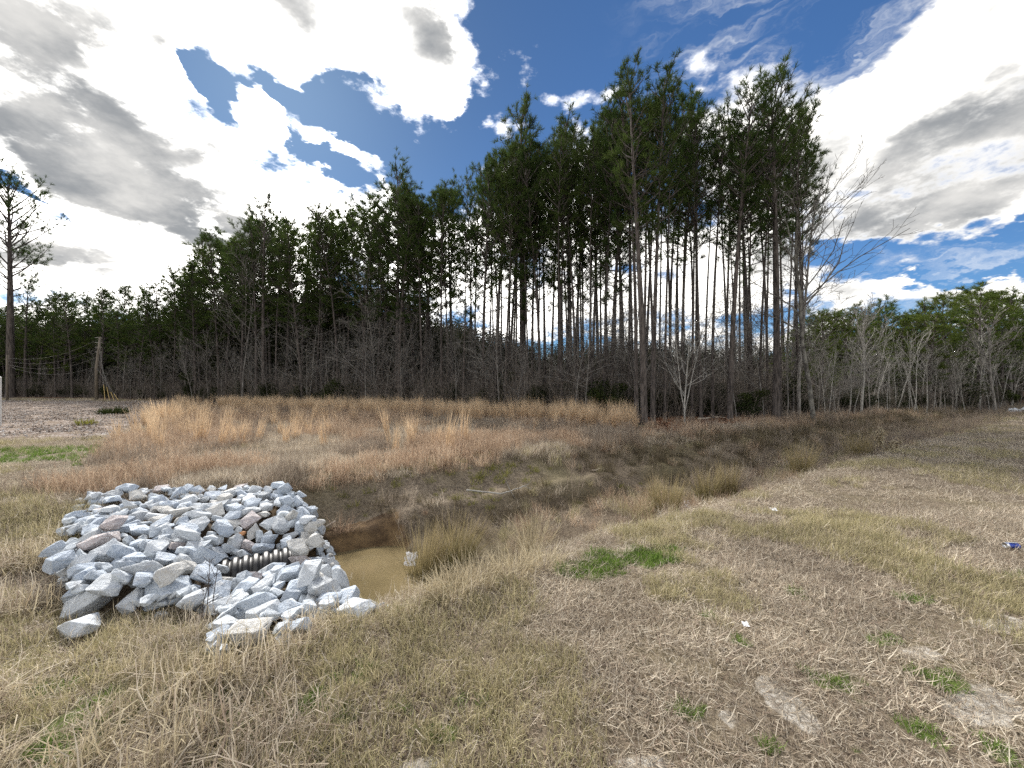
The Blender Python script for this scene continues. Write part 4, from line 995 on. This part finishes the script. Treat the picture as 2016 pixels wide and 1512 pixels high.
# evergreen shrubs at the wood's foot
BUSH = [bushmesh(600+i, 1700, rx=[.9, 1.2, .8, 1.0][i], rz=[1.0, .8, 1.3, 1.1][i]) for i in range(4)]
for i in range(30):
    u = -60+i*2100/30+rp.uniform(-14, 14); e = float(wood_edge(u)); d = e+rp.uniform(.3, 4); s_ = rp.uniform(.6, 1.5)*(1.3 if u < 500 or u > 1600 else 1)
    lab, grp = (('dark evergreen shrub at the foot of the left pines', 'shrubs under the left pines') if u < 700 else ('dark evergreen shrub behind the golden grass', 'shrubs behind the golden grass') if u < 1260 else
                ('dark evergreen shrub between the right hand stems', 'shrubs on the right'))
    x = (u-U0)/F*d
    place('evergreen_shrub', BUSH[rp.randrange(4)], ('stems', 'foliage'), (x, d, gz(x, d)), rp.uniform(0, 6), s_, lab, 'shrub', grp)
def one_bush(u, v, s_, lab, mat=1):
    d = depth(v, .15); x = (u-U0)/F*d
    place('evergreen_shrub', BUSH[mat], ('stems', 'foliage'), (x, d, gz(x, d)), 0, s_, lab, 'shrub')
one_bush(1190, 826, 1.5, 'broad leafy evergreen shrub left of the thickest front pine')
one_bush(650, 806, 1.5, 'round dark evergreen shrub under the pines left of the middle', 0)

# undergrowth and the far wood behind: nobody could count it
brush = []
for k in range(6):
    mb = MB(); r = random.Random(700+k)
    for i in range(16):
        a = r.uniform(0, 6.28); q = .8*math.sqrt(r.random()); p = np.array([q*math.cos(a), q*math.sin(a), -.05]); d = np.array([r.gauss(0, .25), r.gauss(0, .25), 1.]); L_ = r.uniform(.8, 2.6); P = [p]
        for j in range(4): d = d+rng.normal(0, .13, 3); d /= np.linalg.norm(d); P.append(P[-1]+d*L_/4)
        mb.tube(P, np.linspace(.010, .004, 5), 3, False, (r.random(), 0))
        for j in range(5):
            b = P[r.randint(1, 4)]; dd = d+rng.normal(0, .7, 3); dd /= np.linalg.norm(dd); mb.tube([b, b+dd*L_*r.uniform(.12, .3)], [.005, .003], 3, False, (r.random(), 0))
    brush.append(variant(mb, M['twig'], 'brush'))
def bvar(seed, **k):
    b, a = bushmesh(seed, **k); return bpy.data.objects.new('leafy_mass', a)
mass = [bvar(720+k, n=5200, rx=1.3, rz=1.4, leaf=.055, mat='dark_leaves', lobes=14) for k in range(4)]
n = 4400; u = rng.uniform(-350, 2500, n); e = wood_edge(u); d = e+rng.random(n)**1.3*16+np.where(u > 1240, 1.6, .3); x = (u-U0)/F*d; y = d; kw = ts(x, y)[1] > 6
isb = rng.random(n) < np.where(u > 1560, .68, np.where(u > 880, .82, .74))
emit2('undergrowth', x, y, rng.uniform(.45, 1.35, n)*np.where(isb, 1, .6)*np.where(u > 1560, .75, 1), kw, [(brush, isb), (mass, ~isb)], 'dense brown and dark green undergrowth on the floor of the pine wood', tilt=.1)
n = 2000; u = rng.uniform(-500, 2900, n); e = wood_edge(u); d = e+np.where((u > 850) & (u < 1640), rng.uniform(24, 42, n), rng.uniform(14, 30, n)); x = (u-U0)/F*d; y = d
hz = np.interp(u, [-500, 0, 700, 900, 1050, 1550, 1650, 2900], [5.0, 5.0, 4.7, 3.9, 2.7, 2.4, 2.8, 3.2])
tw = (rng.random(n) < .25) & (u > 880)
emit2('far_wood', x, y, hz*rng.uniform(.4, 1.15, n)*np.where(tw, 1.1, 1), ts(x, y)[1] > 8, [(mass, ~tw), (brush, tw)], 'dark wall of distant woodland closing off the view behind the pines', tilt=.05)

# ------------------------------------------------------------------ clumps in and by the ditch
def clump(name, u, v, z, h, w_, mat, label, n=260, lean=.35, group=None, cat='grass clump', curl=.08, wd=.007, bias=None):
    d = depth(v, z); x = (u-U0)/F*d; z = gz(x, d); h *= 1.18; n = int(n*1.2); mb = MB(); a = rng.uniform(0, 6.28, n); r = w_*.35*np.sqrt(rng.random(n))
    az = a+rng.normal(0, .5, n) if bias is None else np.where(rng.random(n) < .6, bias+rng.normal(0, .5, n), a)
    blades(mb, n, np.stack([r*np.cos(a), r*np.sin(a), np.full(n, -.03)], -1), az, np.abs(rng.normal(0, lean, n)), h*rng.uniform(.45, 1.12, n), rng.uniform(wd*.6, wd*1.2, n), rng.uniform(0, curl*2, n))
    o = link(name, mb.mesh(name), None, [mat]); o.location = (x, d, z); tag(o, label, cat, group); return o
G = 'rush clumps along the ditch'
clump('rush_clump', 835, 1120, -.55, .68, .45, M['rush'], 'dark green rush clump at the right edge of the muddy pond', 420, .30, G, bias=.3)
clump('rush_clump', 900, 1095, -.45, .62, .5, M['rush'], 'brown tipped rush clump leaning right beside the pond clump', 300, .5, G, bias=.2)
clump('rush_clump', 1312, 1005, -.5, .62, .6, M['rush'], 'wide pale rush clump nearest the camera in the right half of the ditch', 420, .35, G)
clump('rush_clump', 1392, 985, -.45, .62, .45, M['rush'], 'rush clump second from the pale wide one along the ditch', 260, .25, G)
clump('rush_clump', 1432, 978, -.42, .62, .4, M['rush'], 'rush clump between the wide pale one and the lone dark one', 240, .22, G)
clump('rush_clump', 1577, 945, -.4, .72, .55, M['rush'], 'lone dark rush clump half way along the right part of the ditch', 330, .2, G)
clump('rush_clump', 1692, 917, -.35, .68, .6, M['rush'], 'greenest rush clump just left of the tan dried plant', 380, .22, G)
clump('bunch_grass', 1050, 1085, -.35, .55, .4, M['palebunch'], 'pale bleached weed clump on the ditch floor right of the rushes', 240, .35, None, curl=.2)
clump('bunch_grass', 890, 1180, -.05, .24, .5, M['palebunch'], 'low straw coloured bunch on the near bank below the paper scrap', 420, .8, None, curl=.3)
clump('bunch_grass', 935, 1170, -.1, .30, .5, M['palebunch'], 'straw coloured bunch draped over the near bank right of the paper scrap', 360, .8, None, curl=.3)
clump('bunch_grass', 1010, 1150, -.1, .28, .5, M['palebunch'], 'straw coloured bunch at the left end of the bright green patch', 340, .8, None, curl=.3)
clump('bunch_grass', 1070, 1130, -.1, .24, .45, M['palebunch'], 'small straw bunch touching the bright green patch', 300, .8, None, curl=.3)
clump('bunch_grass', 325, 838, .1, .95, 1.4, M['gold'], 'lone golden grass clump between the gravel pad and the field', 260, .5, None, wd=.02)
clump('low_shrub', 222, 818, .1, .45, 1.6, M['leaves'], 'low dark green shrub on the gravel pad', 300, .9, None, 'shrub', wd=.06)
clump('low_shrub', 168, 842, .1, .28, .7, M['moss'], 'small brownish tuft in the middle of the gravel pad', 160, .9, None, 'shrub', wd=.03)
clump('low_shrub', 300, 856, .1, .2, .6, M['moss'], 'small dark tuft at the near edge of the gravel pad', 140, .9, None, 'shrub', wd=.02)
# dried tan plant
def dried():
    u, v = 1735, 902; d = depth(v, -.2); x = (u-U0)/F*d; z = gz(x, d); mb = MB(); r = random.Random(3)
    for i in range(26):
        L_ = r.uniform(.35, .75); lean = .1 if i < 15 else r.uniform(.7, 1.1); az = r.uniform(0, 6.28) if i < 15 else r.gauss(0, .5)
        b = np.array([r.uniform(-.1, .1), r.uniform(-.08, .08), 0]); dd = np.array([math.sin(lean)*math.cos(az), math.sin(lean)*math.sin(az), math.cos(lean)])
        P = [b, b+dd*L_*.5, b+dd*L_+np.array([0, 0, -.02 if i < 15 else -.1])]; mb.tube(P, [.008, .008, .006], 5, True, (r.random(), .3))
        for k in range(5):
            q = b+dd*L_*r.uniform(.5, 1); blades(mb, 5, q, rng.uniform(0, 6.28, 5), rng.uniform(.4, 2.0, 5), .12, .028, .5)
    o = link('dried_plant', mb.mesh('dried_plant'), None, [M['palebunch']]); o.location = (x, d, z); tag(o, 'tan dried plant with curled leaves beside the greenest rush clump', 'dried plant')
dried()

# ------------------------------------------------------------------ branches, litter, poles
def stick(name, pts, rad, label, mat='deadwood', cat='branch', kids=()):
    mb = MB(); P = [Vector(p) for p in pts]; c = P[0].copy()
    fine = []
    for a, b in zip(P, P[1:]):
        for k in range(3): fine.append(a.lerp(b, k/3)-c+Vector((random.gauss(0, rad*.4), random.gauss(0, rad*.4), random.gauss(0, rad*.4))))
    fine.append(P[-1]-c); mb.tube([tuple(q) for q in fine], np.linspace(rad, rad*.4, len(fine)), 7, True)
    for (k, d, L_) in kids:
        b = P[k]-c; mb.tube([tuple(b), tuple(b+Vector(d)*L_*.5), tuple(b+Vector(d)*L_+Vector((0, 0, .04)))], [rad*.55, rad*.4, rad*.2], 5, False)
    o = link(name, mb.mesh(name, True), None, [M[mat]]); o.location = c; tag(o, label, cat); return o
def bank(u, v):
    """the point where the sight line of that pixel meets the terrain"""
    dr = np.array([(u-U0)/F, 1, (H0-v)/F])
    for k in range(2400):
        d = 1.2+k*.02*(1+k*.0008); p = dr*d; p[2] += CAMZ
        if p[2] < gz(p[0], p[1]): return Vector(p)
    return Vector(dr*depth(v)+np.array([0, 0, CAMZ]))
P = [bank(u, v)+Vector((0, 0, h)) for u, v, h in ((592, 1068, .06), (625, 1050, .05), (660, 1033, .05))]
stick('fallen_branch', P, .028, 'thick dead branch leaning on the clay bank beside the rocks', kids=[(1, (.3, 0, .6), .15)])
P = [bank(u, v)+Vector((0, 0, .16)) for u, v in ((918, 983), (985, 991), (1005, 985), (1030, 975), (1046, 980))]
stick('fallen_branch', P, .014, 'thin white forked branch lying on the weedy far bank', 'pale_bark', kids=[(2, (.3, .1, -.5), .5), (2, (-.3, .1, .6), .35), (3, (.5, 0, .2), .3)])
for (a, b, lab) in (((186, 985), (228, 955), 'pale dead stalk slanting over the grass behind the rock pile'), ((172, 972), (185, 985), 'short pale twig in the grass left of the slanting stalk'),
                    ((1195, 890), (1225, 886), 'short pale log lying at the top of the far bank'), ((1872, 832), (1895, 846), 'straight pale stick sloping down the far bank on the right')):
    stick('fallen_branch', [bank(*a)+Vector((0, 0, .05)), bank(*b)+Vector((0, 0, .12))], .012 if a[0] < 1000 else .025, lab)
for (u, v, L_, lab) in ((1180, 932, .3, 'white twig on the far bank right of the moss'), (1418, 826, 2.2, 'long fallen pole on the leaf litter right of the curved pine'), (1640, 830, 2.0, 'dark rotten log at the wood edge right of the leaning tree')):
    p = bank(u, v); stick('fallen_branch', [p+Vector((-L_*.5, 0, .05)), p+Vector((0, .05, .09)), p+Vector((L_*.5, .1, .06))], .012 if L_ < 1 else .05, lab, 'deadwood' if u != 1640 else 'pine_bark')
# root of a small stump in the field
p = bank(872, 912); mb = MB(); mb.tube([(0, 0, -.05), (0, 0, .07), (.01, 0, .13)], [.06, .045, .04], 9); mb.tube([(0, 0, 0), (.09, .02, -.02)], [.03, .012], 6)
o = link('tree_stump', mb.mesh('tree_stump', True), None, [M['pine_bark']]); o.location = p; tag(o, 'small dark cut stump at the top of the far bank', 'stump')
# weed stalks in front of the pipe
for k, (u, v, h) in enumerate(((405, 1180, .5), (415, 1175, .42), (395, 1182, .36))):
    d = depth(v, .05); x = (u-U0)/F*d; mb = MB(); r = random.Random(k); mb.tube([(0, 0, 0), (.02, 0, h*.5), (.03+.02*k, 0, h)], [.004, .003, .002], 5)
    for j in range(9):
        z_ = h*r.uniform(.35, 1); a = r.uniform(0, 6.28); mb.tube([(.03*z_/h, 0, z_), (.03+.05*math.cos(a), .05*math.sin(a), z_+.05)], [.002, .0015], 4, False)
    o = link('weed_stalk', mb.mesh('weed_stalk'), None, [M['pine_bark']]); o.location = (x, d, gz(x, d)); tag(o, ('tallest dark dead weed stalk before the rocks', 'dark weed stalk right of the tallest one before the rocks', 'shortest dark dead weed stalk before the rocks')[k], 'weed stalk')

# crushed can
def can():
    p = bank(1992, 1083); root = empty('drink_can', p+Vector((0, 0, .045)), R(-8)); tag(root, 'crushed blue and silver drink can lying on the verge', 'can')
    def shell(xs, rads, sides=28, dent=True):
        V = []
        for i, (x_, r_) in enumerate(zip(xs, rads)):
            for k in range(sides):
                a = k*2*math.pi/sides; q = r_*(1-.22*math.exp(-((a-2.0)/.5)**2)*math.exp(-((x_-.01)/.03)**2)-.12*math.exp(-((a-4.2)/.6)**2)) if dent else r_
                V.append((x_, q*math.cos(a), q*math.sin(a)*.88))
        n = len(xs); i = np.arange(n-1)[:, None]*sides; j = np.arange(sides)[None]; k = (j+1) % sides
        mb = MB(); mb.add(V, np.stack([i+j, i+k, i+sides+k, i+sides+j], -1).reshape(-1, 4)); return mb
    link('can_wall', shell([-.045, -.03, -.01, .01, .03, .045], [.034]*6).mesh('can_wall', True), root, [M['blue']])
    mb = shell([-.060, -.058, -.052, -.045], [.026, .029, .029, .034], dent=False); mb.f.append(tuple(range(28)))
    link('can_lid', mb.mesh('can_lid', True), root, [M['alu']])
    mb = shell([.045, .054, .056], [.034, .027, .024], dent=False); mb.f.append(tuple(mb.n-28+k for k in range(28)))
    link('can_base', mb.mesh('can_base', True), root, [M['alu']])
    V = []; n = 10
    mb = MB()                                            # silver band along the printed side
    for i in range(n):
        for a in (1.1, 1.35, 1.6, 1.85):
            V.append((-.044+.088*i/(n-1), .0352*math.cos(a), .0352*math.sin(a)*.9))
    mb.add(V, [(i*4+j, i*4+j+1, i*4+j+5, i*4+j+4) for i in range(n-1) for j in range(3)])
    link('silver_band', mb.mesh('silver_band', True), root, [M['alu']])
    for c in root.children: pass
can()
def scrap(u, v, w_, h_, rx, label, name='paper_scrap', zz=.0, seed=1):
    p = bank(u, v); mb = MB(); n = 12; r = np.random.default_rng(seed); gx_, gy_ = np.meshgrid(np.linspace(-.5, .5, n), np.linspace(0, 1, n))
    f = .05*np.sin(gx_*9+gy_*4)+.05*np.sin(gy_*11-gx_*5)+r.normal(0, .012, gx_.shape)
    edge = 1+.12*np.sin(gy_*13)+.08*np.sin(gy_*29)
    X = gx_*w_*edge; Yv = (gy_*h_)*math.sin(rx)+f*w_; Z = gy_*h_*math.cos(rx)+f*w_*.3+.03*np.sin(gx_*20)*h_
    V = np.stack([X, Yv, Z], -1).reshape(-1, 3); i = np.arange(n*n).reshape(n, n)
    mb.add(V, np.stack([i[:-1, :-1], i[:-1, 1:], i[1:, 1:], i[1:, :-1]], -1).reshape(-1, 4))
    o = link(name, mb.mesh(name), None, [M['paper']]); o.location = p+Vector((0, -.02, zz+.035)); so = o.modifiers.new('thick', 'SOLIDIFY'); so.thickness = .0015; tag(o, label, 'litter'); return o
scrap(808, 1146, .15, .16, .6, 'crumpled white paper scrap hanging at the foot of the pond rushes', seed=1, zz=.17)
scrap(1524, 1010, .08, .055, 1.1, 'white crumpled scrap in the middle of the verge grass', seed=2)
scrap(1467, 1240, .04, .035, 1.1, 'small white scrap on the dry verge nearer the camera', seed=3)
scrap(1353, 1002, .10, .12, .6, 'grey white scrap in the ditch right of the wide pale rush clump', seed=4)
scrap(937, 890, .09, .08, 1.0, 'tiny white scrap in the brown field above the bank', seed=5)
# orange stone beside the pipe
me_, _ = ROCKV[4]; q = bank(476, 1108); o = bpy.data.objects.new('orange_stone', me_.copy()); C.objects.link(o); o.data.materials.clear(); o.data.materials.append(M['orange'])
ii, jj = int((q.x-hx0)/CELL), int((q.y-hy0)/CELL); o.location = (q.x, q.y, HM[jj, ii]+.03); o.scale = (.09,)*3; tag(o, 'small orange stone on the rocks in front of the pipe', 'stone')
# pale stones at the far end of the ditch on the right
for k in range(16):
    d = rp.uniform(29, 34); u = rp.uniform(1988, 2030); x = (u-U0)/F*d; sc_ = rp.uniform(.5, .9)
    o = bpy.data.objects.new('far_riprap_rock', ROCKV[k][0]); C.objects.link(o); o.location = (x, d, gz(x, d)+sc_*.12+.1); o.scale = (sc_,)*3; o.rotation_euler = (rp.gauss(0, .3), rp.gauss(0, .3), rp.uniform(0, 6)); o.color = (.62, .65, .68, 1)
    tag(o, 'white rock in the far heap where the ditch ends on the right', 'rock', 'white rocks at the far end of the ditch')

def wire(name, pts, rad, parent, sag=0., mat='wire', n=14):
    a, b = Vector(pts[0]), Vector(pts[1]); P = []
    for i in range(n+1):
        f = i/n; p = a.lerp(b, f); p.z -= sag*4*f*(1-f); P.append(tuple(p))
    mb = MB(); mb.tube(P, rad, 5, False); return link(name, mb.mesh(name, True), parent, [M[mat]])
# left pole with four guy wires
d = 44.0; x = (190-U0)/F*d; zb = gz(x, d); hp = (H0-663)/F*d+CAMZ-zb
root = empty('utility_pole', (x, d, zb)); tag(root, 'brown wooden utility pole with four guy wires in front of the left wood', 'utility pole')
mb = MB(); mb.tube([(0, 0, -.3), (0, 0, hp*.5), (.45, 0, hp)], [.17, .15, .12], 12); link('pole_shaft', mb.mesh('pole_shaft', True), root, [M['pole']])
for k in range(4):
    top = (.45-.1*k, -.1, hp-.1-k*hp*.16); gxk = ((207+k*9)-U0)/F*(d-1.5)-x; bot = (gxk, -1.5, -.05)
    g = wire('guy_wire', (top, bot), .010, root)
    tp = Vector(bot).lerp(Vector(top), .20 if k > 1 else .25); wire('guy_guard', (bot, tuple(tp)), .03, g, mat='guard', n=2)
    mb = MB(); mb.tube([(-.16, 0, hp-.1-k*.55), (.62, 0, hp-.1-k*.55)], [.035, .035], 6); link('insulator_bracket', mb.mesh('insulator_bracket'), root, [M['wire']])
for k in range(4):
    zt = hp-.2-k*hp*.14; lx = [-7.6, -7.6, -7.6, -7.0][k]
    w_ = wire('overhead_wire', ((0.3, 0, zt), (lx, -2, hp*.64-k*.35)), .008, root, sag=.9)
    w_['label'] = 'sagging overhead line running left from the pole'
# thin far pole that takes the wires at the left
x2 = x-7.6; d2 = d-2; z2 = gz(x2, d2); root = empty('utility_pole', (x2, d2, z2)); tag(root, 'thin dark pole that takes the wires near the big left pine', 'utility pole')
mb = MB(); mb.tube([(0, 0, -.3), (0, 0, hp*.68)], [.10, .08], 10); link('pole_shaft', mb.mesh('pole_shaft', True), root, [M['pole']])
mb = MB(); mb.tube([(-.3, 0, hp*.62), (.3, 0, hp*.62)], [.03, .03], 6); link('crossarm', mb.mesh('crossarm'), root, [M['pole']])
# right pole
d = 41.0; x = (1992-U0)/F*d; zb = gz(x, d); hp = (H0-697)/F*d+CAMZ-zb
root = empty('utility_pole', (x, d, zb)); tag(root, 'grey wooden utility pole with four lines at the right edge', 'utility pole')
mb = MB(); mb.tube([(0, 0, -.3), (-.2, 0, hp*.5), (-.45, 0, hp)], [.17, .15, .13], 12); link('pole_shaft', mb.mesh('pole_shaft', True), root, [M['grey_bark']])
for k in range(4):
    zt = hp-.15-k*.58
    mb = MB(); mb.tube([(-.42+.05*k, 0, zt), (-.1, -.1, zt)], [.04, .04], 6); link('insulator_bracket', mb.mesh('insulator_bracket'), root, [M['wire']])
    wire('overhead_wire', ((-.3, -.1, zt), (14, 4, zt-.1)), .02, root, sag=.25)
# white post at the left edge
d = 15.0; x = (-3-U0)/F*d; z = gz(x, d); root = empty('marker_post', (x, d, z)); tag(root, 'white post cut off by the left edge at the gravel pad', 'post')
mb = MB(); hh = 1.9; a = .055
mb.add([(-a, -a, -.1), (a, -a, -.1), (a, a, -.1), (-a, a, -.1), (-a, -a, hh), (a, -a, hh), (a, a, hh), (-a, a, hh)], [(0, 1, 5, 4), (1, 2, 6, 5), (2, 3, 7, 6), (3, 0, 4, 7), (3, 2, 1, 0)]); link('post_shaft', mb.mesh('post_shaft'), root, [M['white']])
mb = MB(); a = .065; mb.add([(-a, -a, hh), (a, -a, hh), (a, a, hh), (-a, a, hh), (0, 0, hh+.07)], [(0, 1, 4), (1, 2, 4), (2, 3, 4), (3, 0, 4), (3, 2, 1, 0)]); link('post_cap', mb.mesh('post_cap'), root, [M['white']])
print('rocks', len(rocks), 'objects', len(bpy.data.objects))
